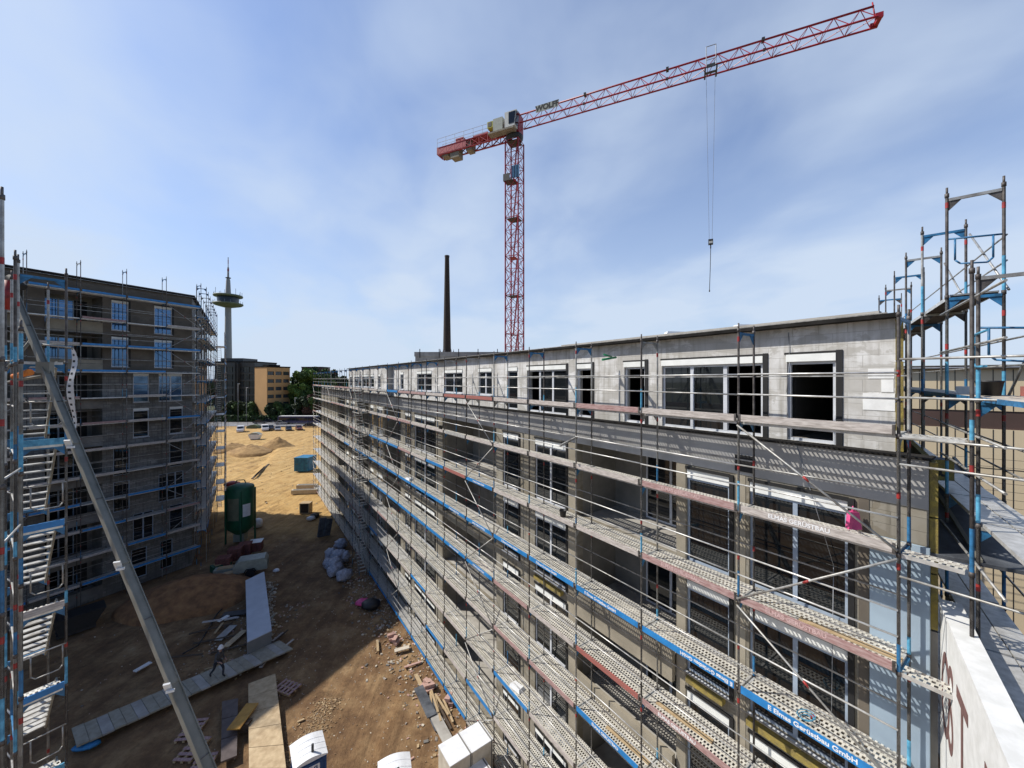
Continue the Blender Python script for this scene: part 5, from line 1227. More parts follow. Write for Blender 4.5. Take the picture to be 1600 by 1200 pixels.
# trench boards
for k, (ua, va, ub, vb) in enumerate(((394,748,411,733),(397,745,414,729),(401,741,420,725))):
    a = Vector(gp(ua, va, .15)); b_ = Vector(gp(ub, vb, .15)); mid = (a+b_)/2; m = MB('wood_dark'); m.beam(a-mid, b_-mid, .3, .12); solo('timber_plank', m, ['dark plank lying along the sandy trench, the lowest of three','dark plank along the sandy trench, the middle of three','dark plank along the sandy trench, the furthest of three'][k], 'plank', mid, 0, 'planks along the sandy trench')
# concrete beams, crate, sacks by the far scaffold
for k, (u, v, l, rz) in enumerate(((476,771,3.6,.12),(480,764,3.0,.1))):
    X_, Y_, _ = gp(u, v); solo('concrete_beam', MB('mortar_light').box(-l/2,l/2,-.35,.35,0,.62+.1*k).m('concrete_dark').box(-l/2+.2,l/2-.2,-.2,.2,.621+.1*k,.66+.1*k), ['white concrete beam lying across the track near the scaffold','second white concrete beam lying behind the first'][k], 'beam', (X_, Y_, 0), rz)
X_, Y_, _ = gp(475, 803); cb_ = thing('wooden_crate', 'open sided raw wood crate standing below the concrete beams', 'crate', (X_, Y_+.5, 0), .1)
part('frame', MB('wood_raw').box(-.6,.6,-.5,.5,0,.12).box(-.6,-.45,-.5,.5,.12,1.25).box(.45,.6,-.5,.5,.12,1.25).box(-.6,.6,.4,.5,.12,1.25), cb_); part('top', MB('wood_raw').box(-.63,.63,-.53,.53,1.252,1.33), cb_); part('load', MB('wood_dark').box(-.44,.44,-.42,.38,.13,1.2), cb_)

# ================================================================ silo
X_, Y_, _ = gp(376, 846)
si = thing('silo', 'dark green mortar silo standing on legs beside the left building', 'silo', (X_, Y_, 0), .2)
part('tank', MB('silo_green').lathe([(.3,.7),(1.16,1.5),(1.24,1.6),(1.24,5.8),(1.19,5.92),(.5,6.15),(.001,6.2)], 36), si)
for k in range(4):
    t = k*math.pi/2-1.15; x, y = 1.28*math.cos(t), 1.28*math.sin(t); part('leg', MB('silo_green').box(x-.07,x+.07,y-.07,y+.07,0,5.6), si)
part('lifting_frame', MB('silo_green').path([(-.5,0,6.2),(-.35,0,6.55),(.35,0,6.55),(.5,0,6.2)], .05, 6), si)
m = MB('silo_panel')
for k in range(6):
    t0, t1 = -2.25+k*.16, -2.09+k*.16; r_ = 1.255; m.face([(r_*math.cos(t0),r_*math.sin(t0),2.6),(r_*math.cos(t1),r_*math.sin(t1),2.6),(r_*math.cos(t1),r_*math.sin(t1),4.9),(r_*math.cos(t0),r_*math.sin(t0),4.9)])
part('panel', m, si)
m = MB('white_plastic')
for k in range(4):
    t0, t1 = -1.02+k*.15, -.87+k*.15; r_ = 1.255; m.face([(r_*math.cos(t0),r_*math.sin(t0),2.9),(r_*math.cos(t1),r_*math.sin(t1),2.9),(r_*math.cos(t1),r_*math.sin(t1),4.2),(r_*math.cos(t0),r_*math.sin(t0),4.2)])
part('notice', m, si); part('mixing_pump', MB('generator_grey').box(-.5,.5,-.5,.5,.15,.95), si)
X2, Y2, _ = gp(403, 823); solo('material_bag', MB('white_plastic').lathe([(.001,0),(.45,.02),(.5,.4),(.45,.8),(.2,.95),(.001,.9)], 14), 'white material bag standing right beside the green silo', 'bag', (X2, Y2, 0))
X2, Y2, _ = gp(348, 800); rm = thing('mixer', 'red topped white mixer housing left behind the silo', 'mixer', (X2+1.2, Y2, 0)); part('housing', MB('white_paint').box(-.5,.5,-.4,.4,0,3.6), rm); part('cover', MB('red_paint').lathe([(.9,3.6),(.9,3.75),(.3,4.0),(.001,4.02)], 18), rm)
# brick pallets
rr = random.Random(6)
for k, (u, v, h, lab) in enumerate(((350,888,1.15,'shrink wrapped brick pallet with a ring on top, nearest the left scaffold'),(368,876,1.25,'brick pallet in the middle of the row below the silo'),(383,868,1.3,'tall brick pallet directly below the silo'),(400,862,1.1,'brick pallet with a white cover at the right end of the row'))):
    X_, Y_, _ = gp(u, v); t = thing('brick_pallet', lab, 'brick pallet', (X_, Y_, 0), .35, 'brick pallets below the silo')
    p = MB('wood_raw')
    for q in range(3): p.box(-.55,.55,-.5+q*.42,-.38+q*.42,0,.12)
    p.box(-.55,.55,-.5,.48,.121,.15); part('pallet', p, t); b = MB('brick_red')
    nl = int((h-.15)/.18)
    for l in range(nl):
        for q in range(3):
            for s_ in range(3): b.cbox((-.37+q*.37+rr.uniform(-.01,.01), -.33+s_*.33, .25+l*.18), (.345,.31,.165))
    part('brick', b, t)
    if k == 3: part('cover_sheet', MB('white_plastic').box(-.57,.57,-.52,.52,.16+nl*.18,.2+nl*.18), t)
# generator trailer
X_, Y_, _ = gp(393, 897); ge = thing('generator_trailer', 'grey towable generator with sloped hood beside the long slab', 'generator', (X_, Y_, 0), .45)
m = MB('generator_grey'); m.profile([(-1.25,.5),(1.25,.5),(1.25,1.2),(1.05,1.5),(-.9,1.5),(-1.25,1.05)], -.62, .62); part('hood', m, ge)
for y in (-.72, .72): part('wheel', MB('rubber').tube((0,y-.1,.36),(0,y+.1,.36),.36,18), ge); part('mudguard', MB('plastic_black').path([(-.45,y,.45),(-.3,y,.75),(.3,y,.75),(.45,y,.45)],.05,6), ge)
part('drawbar', MB('cable').beam((-1.25,0,.5),(-2.2,0,.45),.1,.1), ge)
for k, (u, v, s_) in enumerate(((352,897,.8),(360,905,.6),(345,890,.7))):
    X_, Y_, _ = gp(u, v); m = MB(['generator_grey','concrete','silo_green'][k]); m.box(-s_,s_,-.4,.4,0,.55).m('wood_raw').box(-s_*.7,s_*.7,-.3,.3,.551,.62).m('cable').box(-s_,s_,-.42,-.4,.2,.3)
    solo('tool_box', m, ['grey tool chest by the foot of the left scaffold','low concrete coloured box between chest and generator','green tool chest furthest left by the scaffold foot'][k], 'box', (X_, Y_, 0), .4+k*.3)
# long light slab structure
def top_quad(pts, h):
    return [Vector(gp(u, v, h)) for (u, v) in pts]
q = top_quad(((386,1003),(424,985),(413,893),(384,907)), 1.15); c = sum(q, Vector())/4; m = MB('slab_grey')
base = [Vector((p.x, p.y, 0)) for p in q]; P = [p-Vector((c.x,c.y,0)) for p in base]+[p-Vector((c.x,c.y,0)) for p in q]
m.m('slab_side').hexa([Vector((p.x,p.y,p.z)) if i < 4 else Vector((p.x,p.y,1.1)) for i, p in enumerate(P)]); m.m('slab_grey').hexa([Vector((p.x*1.01,p.y*1.003,1.102)) for p in P[:4]]+[Vector((p.x*1.01,p.y*1.003,1.15)) for p in P[4:]])
solo('site_box', m, 'long pale grey topped box standing beside the dirt track', 'box', (c.x, c.y, 0))
# walkway of plates across the yard and plywood path towards the viewer
def plate_path(name, labels, a0_, a1_, b0_, b1_, n, mt, h, cat, group, gap=.03, th=.08):
    A0, A1, B0, B1 = [Vector(gp(*p, h)) for p in (a0_, a1_, b0_, b1_)]; rr = random.Random(n)
    t_ = thing(name, labels, cat, ((A0+B1)/2).to_tuple()[:2]+(0,)); o = Vector(t_.location)
    for k in range(n):
        t0, t1 = k/n, (k+1)/n-gap/n; dz = rr.uniform(-.012, .012)
        p = [A0.lerp(B0, t0), A0.lerp(B0, t1), A1.lerp(B1, t1), A1.lerp(B1, t0)]; p = [x-o for x in p]
        m = MB(mt if isinstance(mt, str) else mt[k % len(mt)]); m.hexa([x-Vector((0,0,th))+Vector((0,0,dz)) for x in p]+[x+Vector((0,0,dz)) for x in p]); part('plate', m, t_)
    return t_, o
t_, o = plate_path('walkway', 'weathered grey boarded walkway crossing the shaded yard under the worker', (112,1138), (120,1166), (437,1000), (458,1013), 22, ['plate_beige','plate_beige','concrete'], .35, 'walkway', None, .04)
for k in range(9):
    a = Vector(gp(122+k*38, 1160-k*18.5, 0)); part('support_block', MB('wood_dark').box(-.12,.12,-.12,.12,0,.26), t_, (a-o+Vector((-.1,.15,0))))
plate_path('plywood_path', 'long bright plywood path running towards the bottom edge of the view', (389,1200), (447,1200), (388,1068), (430,1052), 5, 'plywood', .3, 'path', None, .02, .06)
t2, o2 = plate_path('panel_row', 'dark formwork panels lying left of the plywood path', (345,1190), (370,1180), (347,1095), (372,1090), 3, 'formply_dark', .25, 'panel', None)
X_, Y_, _ = gp(380, 1118, .5); solo('formwork_panel', MB('formply_yellow').box(-.3,.3,-.75,.75,0,.05), 'yellow orange formwork panel between the dark panels and the plywood path', 'panel', (X_, Y_, .45), .05)
for k, (u, v, sx, sy, rz, mt, lab) in enumerate(((383,1140,.5,.35,0,'wood_dark','dark trestle holding up the yellow panel'),(347,1050,1.4,.35,.5,'wood_raw','stack of pale battens beside the walkway'),(352,1046,1.4,.3,.45,'wood_raw','second batten stack lying against the first'),(413,1035,.2,.9,.15,'wood_grey','short grey board leading off the walkway end'))):
    X_, Y_, _ = gp(u, v); m = MB(mt)
    if mt == 'wood_raw':
        for q in range(6): m.cbox((0, -.3+q*.12, .08+.06*(q % 2)), (sx*1.5, .07, .06), random.Random(q).uniform(-.05,.05))
    else: m.box(-sx/2,sx/2,-sy/2,sy/2,0,.42 if k == 0 else .1).box(-sx/2-.02,sx/2+.02,-.02,.02,.421 if k == 0 else .101,.44 if k == 0 else .12)
    solo('timber_stack' if mt == 'wood_raw' else 'timber_board', m, lab, 'timber', (X_, Y_, 0), rz)
# pallets
def pallet(loc, rz, label, tilt=None, n=1):
    t = thing('wooden_pallet', label, 'pallet', loc, rz, 'wooden pallets lying in the yard')
    for l in range(n):
        z = l*.15
        for q in range(3): part('bearer', MB('wood_raw').box(-.6,.6,-.4+q*.35,-.3+q*.35,z,z+.1), t)
        for q in range(5): part('slat', MB('wood_pink').box(-.6+q*.265,-.46+q*.265,-.42,.42,z+.102,z+.125), t)
    return t
for (u, v, z, rz, lab) in ((300,1138,.0,1.7,'pinkish pallet furthest from the viewer beside the inclined rail'),(301,1168,.0,1.55,'pinkish pallet in the middle of the three by the inclined rail'),(314,1196,.0,1.8,'nearest pinkish pallet by the inclined rail at the picture edge'),(449,1072,.0,-.35,'single pallet right of the plywood path beside the shadow edge')):
    X_, Y_, _ = gp(u, v, .15); pallet((X_, Y_, z), rz, lab)
# portable toilets
def toilet(u, v, rz, label, text=True):
    X_, Y_, _ = gp(u, v, 2.3); t = thing('portable_toilet', label, 'portable toilet', (X_, Y_, 0), rz)
    m = MB('toilet_blue'); m.box(-.55,.55,-.55,.55,.05,2.05); m.box(-.58,-.5,-.58,-.5,0,2.06).box(.5,.58,-.58,-.5,0,2.06).box(-.58,-.5,.5,.58,0,2.06).box(.5,.58,.5,.58,0,2.06); part('body', m, t)
    prof = [(-.62,2.061)]+[(-.62+1.24*k/10, 2.10+.13*math.sin(math.pi*k/10)) for k in range(11)]+[(.62,2.061)]
    r_ = MB('white_plastic'); r_.profile(prof, -.62, .62); rf_ = part('roof', r_, t)
    rb = MB('white_plastic')
    for y in (-.3, 0, .3): rb.profile([(x*1.002, z+.010) for x, z in prof], y-.015, y+.015)
    part('roof_rib', rb, rf_); part('vent_pipe', MB('cable').tube((.1,-.35,2.2),(.1,-.35,2.52),.05,10), t)
    part('door', MB('toilet_blue').box(-.42,.42,-.575,-.552,.15,1.95), t)
    if text:
        p = part('sign_plate', MB('white_plastic').box(-.33,.33,-.592,-.577,1.55,1.85), t); part('lettering', text_mesh('DIXI', .26, face_matrix((0,-.594,1.69),(1,0,0),(0,0,1)), 'toilet_blue', .002, .012), p)
toilet(482, 1163, .62, 'blue portable toilet with a white ribbed roof and vent pipe')
toilet(617, 1197, .35, 'portable toilet cut by the bottom edge, white roof only in view', False)
# white boxes with strap
for (u, v, h, w_, rz, lab) in ((711,1170,1.75,1.0,.62,'left one of the two tall strapped boxes with white tops beside the scaffold'),(743,1150,1.75,1.0,.62,'right one of the two tall strapped boxes with white tops'),(748,1200,1.2,.8,.62,'low white box at the bottom edge in front of the tall pair')):
    X_, Y_, _ = gp(u, v, h)
    if 'right one' in lab: X_, Y_, _ = gp(711, 1170, h); X_ += 1.03*math.cos(.62); Y_ += 1.03*math.sin(.62)
    t = thing('packing_box', lab, 'box', (X_, Y_, 0), rz); part('carton', MB('mortar_light').box(-w_/2,w_/2,-w_/2*1.1,w_/2*1.1,.1,h-.04), t); part('lid', MB('white_plastic').box(-w_/2-.01,w_/2+.01,-w_/2*1.1-.01,w_/2*1.1+.01,h-.038,h), t); part('pallet_foot', MB('wood_raw').box(-w_/2+.05,w_/2-.05,-w_/2,w_/2,0,.098), t)
    part('strap', MB('concrete_dark').box(w_/2-.09,w_/2-.03,-w_/2*1.1-.02,w_/2*1.1+.02,h+.001,h+.008).box(w_/2-.09,w_/2-.03,-w_/2*1.1-.022,-w_/2*1.1-.012,.1,h), t)
# sack pile
sp_ = [(518,868,.62,.9,0),(532,852,.6,.85,0),(517,882,.62,.8,.0),(529,868,.6,.8,.45),(524,880,.55,.75,.5),(539,872,.5,.95,.15),(513,880,.5,.7,0),(524,893,.66,.95,0),(538,900,.62,.8,0)]
labs = ['grey film sack at the back left of the pile','grey film sack at the back right against the scaffold','grey sack at the left of the pile','grey sack lying on top of the pile','second sack resting on top, slightly nearer','upright elongated grey sack on the right side','small grey sack at the outer left edge','large front sack of the pile','separate round grey sack in front of the pile']
for k, (u, v, r_, h, z) in enumerate(sp_):
    X_, Y_, _ = gp(u, v, z+.3); m = MB('sack_grey'); n = 28; nr = 18; rr = random.Random(k)
    for i in range(nr+1):
        ph = math.pi*i/nr
        for q in range(n):
            t = 2*math.pi*q/n; d = Vector((math.sin(ph)*math.cos(t), math.sin(ph)*math.sin(t), math.cos(ph))); s_ = 1+.30*noise.noise(d*2.0+Vector((k*3,0,0)))+.16*noise.noise(d*5+Vector((k,0,0)))+.05*noise.noise(d*11)
            m.v.append((d.x*r_*s_*1.05, d.y*r_*s_*.9, max(-.48*h, d.z*h*.58*s_)+h*.5))
    for i in range(nr):
        for q in range(n): m.f.append((i*n+q, (i+1)*n+q, (i+1)*n+(q+1)%n, i*n+(q+1)%n)); m.mi.append(0); m.sm.append(True)
    solo('waste_sack', m, labs[k], 'sack', (X_, Y_, z), rr.uniform(0,3), 'film sacks piled at the scaffold foot')
for (u, v, mt, r_, lab) in ((486,812,'white_plastic',.4,'white rubbish sack by the far scaffold foot'),(492,808,'plastic_black',.45,'black rubbish sack beside the white one'),(432,893,'white_plastic',.22,'small white bag lying alone on the dirt track'),(567,945,'plastic_pink',.4,'pink plastic sheet crumpled at the scaffold foot'),(580,950,'plastic_black',.55,'black plastic sack next to the pink sheet'),(580,988+4,'brick_pink',.0,'')):
    if not lab: continue
    X_, Y_, _ = gp(u, v); m = MB(mt); n = 12
    for i in range(9):
        ph = math.pi*i/8
        for q in range(n):
            t = 2*math.pi*q/n; d = Vector((math.sin(ph)*math.cos(t), math.sin(ph)*math.sin(t), math.cos(ph))); s_ = 1+.35*noise.noise(d*2.9+Vector((u*.1,0,0))); m.v.append((d.x*r_*s_*1.3, d.y*r_*s_, d.z*r_*.6*s_+r_*.5))
    for i in range(8):
        for q in range(n): m.f.append((i*n+q, (i+1)*n+q, (i+1)*n+(q+1)%n, i*n+(q+1)%n)); m.mi.append(0); m.sm.append(True)
    solo('rubbish_bag', m, lab, 'bag', (X_, Y_, 0))
# bundle of boards leaning by the scaffold foot (dark sheet stack)
X_, Y_, _ = gp(503, 838); m = MB('sheet_dark'); m.cbox((0,0,1.0),(.7,.25,2.0),.9,(.15,'Y')).cbox((.5,.35,.9),(.7,.2,1.8),.9,(.2,'Y')); solo('board_stack', m, 'dark boards leaning on the far scaffold foot behind the sacks', 'board', (X_, Y_, 0))

# loose timber and debris one can pick out
rr = random.Random(44)
planks = [(339,1000,2.6,.16,.35,'wood_dark'),(330,985,2.4,.14,.5,'wood_dark'),(345,972,2.2,.16,.3,'wood_grey'),(353,990,1.5,.5,1.6,'concrete'),(368,1000,1.6,.4,1.5,'plywood'),(342,985,1.2,.12,-1.3,'wood_raw'),(362,1014,2.2,.14,.4,'wood_dark'),(372,960,2.0,.6,.2,'cable'),(349,970,.7,.3,1.2,'white_paint'),(360,968,.7,.2,.4,'white_paint'),(223,1045,.8,.28,1.3,'white_paint'),(335,1120,.0,.1,1.5,'white_paint'),
 (656,1068,1.4,.2,-1.0,'wood_raw'),(590,1012,1.1,.14,-1.2,'wood_raw'),(664,1100,2.2,.5,-1.02,'sheet_dark'),(676,1115,2.2,.55,-1.02,'sheet_dark'),(689,1140,2.0,.5,-1.0,'concrete'),(628,1018,.9,.3,.4,'mortar_light'),(645,1040,1.0,.14,.5,'brick_pink'),(570,1000,.0,0,0,'brick_pink'),(690,1105,1.6,.1,-.95,'wood_raw'),(700,1112,1.6,.1,-1.1,'wood_raw'),(684,1110,1.7,.1,-1.2,'wood_raw'),(679,1100,1.6,.1,-1.15,'wood_raw'),(695,1122,1.6,.1,-1.0,'wood_dark'),(673,1092,1.5,.1,-1.3,'wood_raw'),
 (450,1010,.9,.12,1.3,'wood_grey'),(430,1000,1.4,.1,1.4,'wood_grey'),(437,998,1.4,.1,1.35,'wood_dark'),(280,1030,2.6,.12,.15,'wood_dark'),(470,1128,.3,.1,.6,'wood_raw')]
where = 'lying in the shade near the worker|lying behind the worker|lying towards the soil heap|below the grey box|next to the red scrap|standing up among the boards'.split('|')
PL = ['long dark beam lying right behind the worker','dark beam lying behind the worker, higher up the yard','grey board between the dark beams and the soil heap','square concrete slab next to the pale grey long box','plywood sheet leaning by the red scrap before the long box','raw batten standing up between the dark beams','dark timber along the edge of the walkway beside the worker','dark blue grey sheet beneath the soil heap','small white offcut below the soil heap, left one','small white offcut below the soil heap, right one','white offcut alone in the middle of the shaded soil',
 'raw batten at the scaffold foot just above the slate sheet','short raw batten lying alone on the sunny shadow edge','dark slate sheet at the scaffold foot, upper one','dark slate sheet at the scaffold foot, lower one','light grey sheet at the scaffold foot behind the tall boxes','cream coloured slab fragment near the pink blocks','pinkish narrow offcut between two pink block piles','raw batten of the fan at the scaffold foot, upper right','raw batten of the fan, closest to the scaffold','raw batten in the middle of the fan','raw batten at the left of the fan','dark batten lowest in the fan above the boxes','steepest raw batten at the top of the fan',
 'short grey board just beyond the walkway end','grey strip beside the near end of the long box','dark strip beside the near end of the long box','long thin dark lath on the soil left of the inclined rail','tiny raw offcut near the blue toilet']
for k, (u, v, l, w_, rz, mt) in enumerate(planks):
    if l <= 0: continue
    X_, Y_, _ = gp(u, v); m = MB(mt); m.cbox((0,0,.07+.05*(k % 3)), (l, w_, .05), 0, (rr.uniform(-.03,.03), 'Y'))
    lab = PL.pop(0); solo('timber_board', m, lab, 'board', (X_, Y_, 0), rz, 'loose boards scattered over the yard')
for k, (u, v) in enumerate(((613,998),(619,1003),(668,1072),(672,1078),(703,1095))):
    X_, Y_, _ = gp(u, v); m = MB('brick_pink')
    for q in range(3): m.cbox((rr.uniform(-.1,.1), q*.16-.16, .09+.17*(q % 2)), (.5, .24, .16), .3+q*.2)
    solo('block_pile', m, ['pink building blocks at the shadow edge by the scaffold, furthest pile','pink building blocks just nearer than the furthest pile','pink building blocks above the fan of battens','pink building blocks touching the fan of battens','nearest pink building blocks, beside the slate sheets'][k], 'blocks', (X_, Y_, 0), k, 'pink block piles at the scaffold foot')
# fine litter nobody could count
m = MB('stone_debris'); rr = random.Random(12)
def litter(n, fu, size, mats_):
    for _ in range(n):
        x, y = fu(); s = size*rr.uniform(.4, 1.6); m.m(rr.choice(mats_)).cbox((x, y, hgt(x, y)+s*.3), (s*rr.uniform(.5,2), s, s*.5), rr.uniform(0,3.1), (rr.uniform(-.4,.4), 'X'))
ML = ['stone_debris','mortar_light','chip_brown','wood_raw','brick_pink','concrete_dark']
def near_sc():
    x = rr.uniform(8, 40); y = rr.gauss(.9, .8); a = math.cos(RZ_M); b_ = math.sin(RZ_M); return (6.52+x*a-y*b_, 6.53+x*b_+y*a)
litter(1500, near_sc, .075, ML)
litter(1400, lambda: (rr.uniform(-14, 0), rr.uniform(14, 30)), .026, ['stone_debris','chip_brown','mortar_light'])
litter(1800, lambda: (rr.gauss(-9.7, .4), rr.uniform(14.5, 21)), .04, ['chip_brown','wood_raw','chip_brown'])
litter(500, lambda: (rr.uniform(-30, -10), rr.uniform(20, 42)), .04, ML)
litter(300, lambda: (rr.uniform(-20,-15.5), rr.uniform(22, 30)), .07, ML)
litter(260, lambda: (lambda t: (-16.0-4.6*t+rr.gauss(0,.2), 25.5+7.6*t))(rr.random()), .09, ['mortar_light','stone_debris','generator_grey'])
litter(500, lambda: (rr.uniform(-60, -14), rr.uniform(48, 110)), .10, ['stone_debris','sand_heap'])
o = struct('ground_litter', m); o['kind'] = 'stuff'
# site hose
solo('hose', MB('plastic_black').path([gp(*p, .06) for p in ((285,1022),(310,1008),(318,995),(330,975),(337,962),(352,945),(372,930),(382,925))], .045, 6), 'black hose snaking over the shaded soil towards the walkway', 'hose')
# dumper at the left tower
X_, Y_, _ = gp(122, 985); dm = thing('dump_skip', 'black tipping skip in the shade beside the left tower', 'skip', (X_, Y_, 0), .9); m = MB('plastic_black'); m.profile([(-.9,.3),(.7,.3),(1.3,1.3),(-1.2,1.3)], -.7, .7); part('tub', m, dm); part('frame', MB('cable').box(-1,.8,-.6,.6,.1,.29), dm)
X_, Y_, _ = gp(135, 1168); m = MB('plastic_blue'); n = 12
for i in range(9):
    ph = math.pi*i/8
    for q in range(n): t = 2*math.pi*q/n; d = Vector((math.sin(ph)*math.cos(t), math.sin(ph)*math.sin(t), math.cos(ph))); s_ = 1+.3*noise.noise(d*3); m.v.append((d.x*.55*s_, d.y*.28*s_, d.z*.12*s_+.1))
for i in range(8):
    for q in range(n): m.f.append((i*n+q, (i+1)*n+q, (i+1)*n+(q+1)%n, i*n+(q+1)%n)); m.mi.append(0); m.sm.append(True)
solo('tarpaulin', m, 'blue tarpaulin crumpled below the near end of the walkway', 'tarpaulin', (X_, Y_, 0), .3)

# ================================================================ worker
def person(u, v, rz, z=0.0):
    X_, Y_, _ = gp(u, v, z)
    J = {'pel':(0,0,.95),'ches':(.10,0,1.25),'nk':(.17,0,1.46),'hd':(.22,0,1.56),'ht':(.24,0,1.70),
         'lh':(.02,.10,.90),'lk':(.30,.11,.52),'la':(.24,.11,.12),'lt':(.42,.11,.05),'rh':(-.02,-.10,.90),'rk':(-.12,-.11,.50),'ra':(-.42,-.11,.16),'rt':(-.34,-.11,.03),
         'ls':(.14,.19,1.40),'le':(.06,.25,1.12),'lw':(.26,.22,.98),'lf':(.34,.21,.95),'rs':(.14,-.19,1.40),'re':(.20,-.26,1.13),'rw':(.44,-.22,1.06),'rf':(.52,-.21,1.05)}
    Rr = {'pel':.15,'ches':.17,'nk':.065,'hd':.085,'ht':.085,'lh':.10,'lk':.068,'la':.048,'lt':.04,'rh':.10,'rk':.068,'ra':.048,'rt':.04,'ls':.075,'le':.052,'lw':.036,'lf':.03,'rs':.075,'re':.052,'rw':.036,'rf':.03}
    E = [('pel','ches'),('ches','nk'),('nk','hd'),('hd','ht'),('pel','lh'),('lh','lk'),('lk','la'),('la','lt'),('pel','rh'),('rh','rk'),('rk','ra'),('ra','rt'),('ches','ls'),('ls','le'),('le','lw'),('lw','lf'),('ches','rs'),('rs','re'),('re','rw'),('rw','rf')]
    ks = list(J); me = bpy.data.meshes.new('body'); me.from_pydata([J[k] for k in ks], [(ks.index(a), ks.index(b)) for a, b in E], [])
    o = bpy.data.objects.new('tmp', me); COL.objects.link(o); sk_ = o.modifiers.new('s', 'SKIN'); 
    for i, k in enumerate(ks): d = me.skin_vertices[0].data[i]; d.radius = (Rr[k], Rr[k]); d.use_root = (k == 'pel')
    o.modifiers.new('u', 'SUBSURF').levels = 1; bpy.context.view_layer.update()
    m2 = bpy.data.meshes.new_from_object(o.evaluated_get(bpy.context.evaluated_depsgraph_get())); bpy.data.objects.remove(o)
    m2.materials.clear()
    for k in ('cloth_dark','cloth_grey','skin','rubber'): m2.materials.append(MATS[k])
    for p in m2.polygons:
        c = p.center; p.use_smooth = True
        p.material_index = 3 if c.z < .13 else 0 if c.z < .95 and abs(c.y) < .2 and c.x < .33 else 2 if c.z > 1.5 or (c.x > .27 and c.z > .9 and abs(c.y) > .15 and c.z < 1.1) else 1
    t = thing('person', 'worker in dark clothes and a white helmet striding along the walkway', 'person', (X_, Y_, z), rz)
    m2.name = 'body'; link('body', m2, t)
    part('helmet', MB('helmet_white').lathe([(.155,1.70),(.15,1.72),(.125,1.74),(.115,1.80),(.07,1.86),(.001,1.88)], 18, (.24,0,0)), t)
    a = MB('skin')
    for s in (-1, 1):
        b0 = Vector((.34 if s > 0 else .52, .21*s, .95 if s > 0 else 1.05))
        for q in range(5): a.tube(b0+Vector((0,(q-2)*.015,0)), b0+Vector((.05+.01*(2-abs(q-2)), (q-2)*.018, -.045)), .009, 5)
    part('fingers', a, t)
person(340, 1058, -.25, .36)

# ================================================================ things on the roofs
for k, (u, off, lab) in enumerate(((1238,3.5,'smallest blue guard frame, leftmost on the flat roof'),(1256,2.9,'widest blue guard frame on the flat roof'),(1278,3.1,'blue guard frame third from the left on the flat roof'),(1296,3.3,'blue guard frame fourth from the left on the flat roof'),(1316,3.5,'rightmost blue guard frame on the flat roof'))):
    Y_ = 15.5; X_ = (u-U0)/F*Y_; t = thing('guard_frame', lab, 'guard frame', (X_, Y_, ROOF+.1), 0, 'blue guard frames standing on the far roof')
    hh = .75; m = MB('blue_light'); m.tube((0,0,-.1),(0,0,hh),.02,6).tube((.33,0,-.1),(.33,0,hh),.02,6).tube((0,0,hh-.08),(.33,0,hh-.08),.02,6); part('tube_frame', m, t)
    part('bracket', MB('blue_paint').box(.02,.1,-.01,.01,hh-.22,hh-.1), t)
for (u, Y_, sx, sz, mt, lab) in ((1060,12.5,.5,.22,'white_plastic','white film wrapped bundle on the roof edge'),(1165,10.5,.32,.16,'white_plastic','small red and white bag on the roof near the corner'),(960,18.5,.42,.55,'wood_raw','brown wooden box on the roof')):
    X_ = (u-U0)/F*Y_; m = MB(mt); m.hexa([(-sx,-.2,0),(sx,-.2,0),(sx,.2,0),(-sx,.2,0),(-sx*.8,-.15,sz),(sx*.9,-.17,sz*.9),(sx*.85,.15,sz*.95),(-sx*.75,.16,sz)])
    if u == 1165: m.m('red_paint').box(-.1,.12,-.215,-.19,.04,.12)
    if u == 960: m.m('wood_dark').box(sx*.9,sx*1.02,-.1,.1,0,sz*.9)
    solo('roof_bundle', m, lab, 'bundle', (X_, Y_, ROOF+.12))
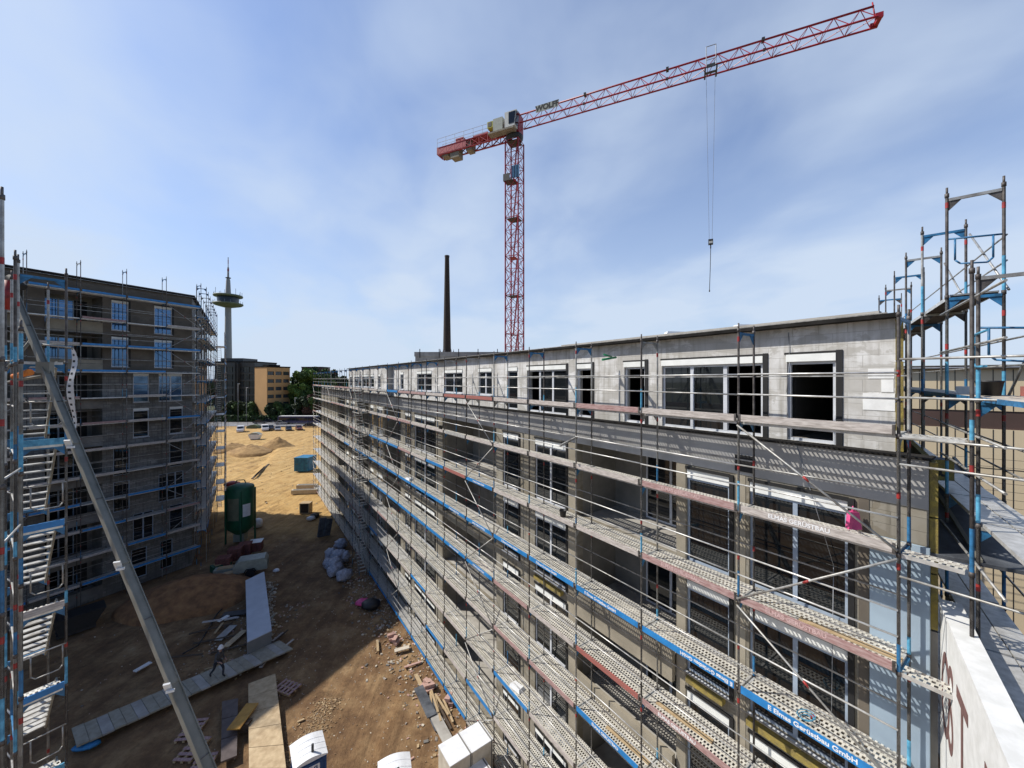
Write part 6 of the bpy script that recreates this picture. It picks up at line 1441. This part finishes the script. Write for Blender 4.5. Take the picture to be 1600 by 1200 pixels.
# second wing roof behind, with parapet
w2 = thing('apartment_building', 'rear concrete wing peeping over the long roof between crane and brown box', 'building', (9, 52, 0), math.pi)
m = MB('concrete'); facade(m, 0, 22, 0, EYE+3.1, [(1+3*k, 2.6+3*k, EYE-1.2, EYE+1) for k in range(7)], T=.3, back=False); m.box(0, 22, -10, -.35, 0, EYE+3.0); part('wall', m, w2); part('parapet', MB('concrete').box(-.1, 22.1, -.3, .1, EYE+3.1, EYE+3.7), w2)
for q in range(9): part('parapet_post', MB('cable').box(.5+q*2.6, .6+q*2.6, .11, .16, EYE+2.9, EYE+4.1), w2)

# odds and ends left on the scaffold planks and around its foot
def on_deck(j, f, i, y=-.35): return ml_s((X[j]+(X[j+1]-X[j])*f, y, decks[i]+.006))
def ml_s(p):
    c, s_ = math.cos(RZ_M), math.sin(RZ_M); return (S0[0]+p[0]*c-p[1]*s_, S0[1]+p[0]*s_+p[1]*c, p[2])
for (j, f, i, kind, lab) in ((0,.55,3,'strap','coiled blue strap on the planks behind the nearest blue banner'),(3,.4,2,'bucket','small black bucket on the third planking level by the open balcony'),(7,.5,1,'bucket','black bucket on the second planking level near the row of small windows'),(2,.3,5,'board','loose raw board lying on the planks above the lower blue banner'),(5,.6,4,'board','loose grey board on the planks over the second blue banner line'),(9,.5,3,'sack','white cement sack slumped on the long blue banner level'),(4,.5,6,'sack','white cement sack on the low planking level'),(1,.6,4,'board','raw batten left on the planks behind the pink lettered board'),(0,.3,2,'board','raw batten on the planks before the nearest double window')):
    p = on_deck(j, f, i)
    if kind == 'bucket': solo('bucket', MB('plastic_black').lathe([(.001,.01),(.10,.01),(.13,.22),(.14,.22),(.14,.24),(.12,.24),(.09,.03),(.001,.03)], 16), lab, 'bucket', p)
    elif kind == 'board': solo('timber_board', MB('wood_raw' if 'raw' in lab else 'wood_grey').box(-.75,.75,-.06,.06,0,.03), lab, 'board', p, RZ_M+.06)
    elif kind == 'sack': solo('cement_sack', MB('white_plastic').hexa([(-.3,-.18,0),(.3,-.2,0),(.31,.18,0),(-.29,.2,0),(-.24,-.13,.12),(.25,-.14,.1),(.26,.13,.13),(-.24,.15,.11)]), lab, 'sack', p, RZ_M+.2)
    else: 
        m = MB('blue_light'); pts = [(.11*math.cos(t*.6)*(1+.03*t), .08*math.sin(t*.6)*(1+.03*t), .02+.003*t) for t in range(30)]; m.path(pts, .009, 5).m('red_paint').box(.12,.22,-.02,.02,0,.03); solo('lashing_strap', m, lab, 'strap', p, .3)
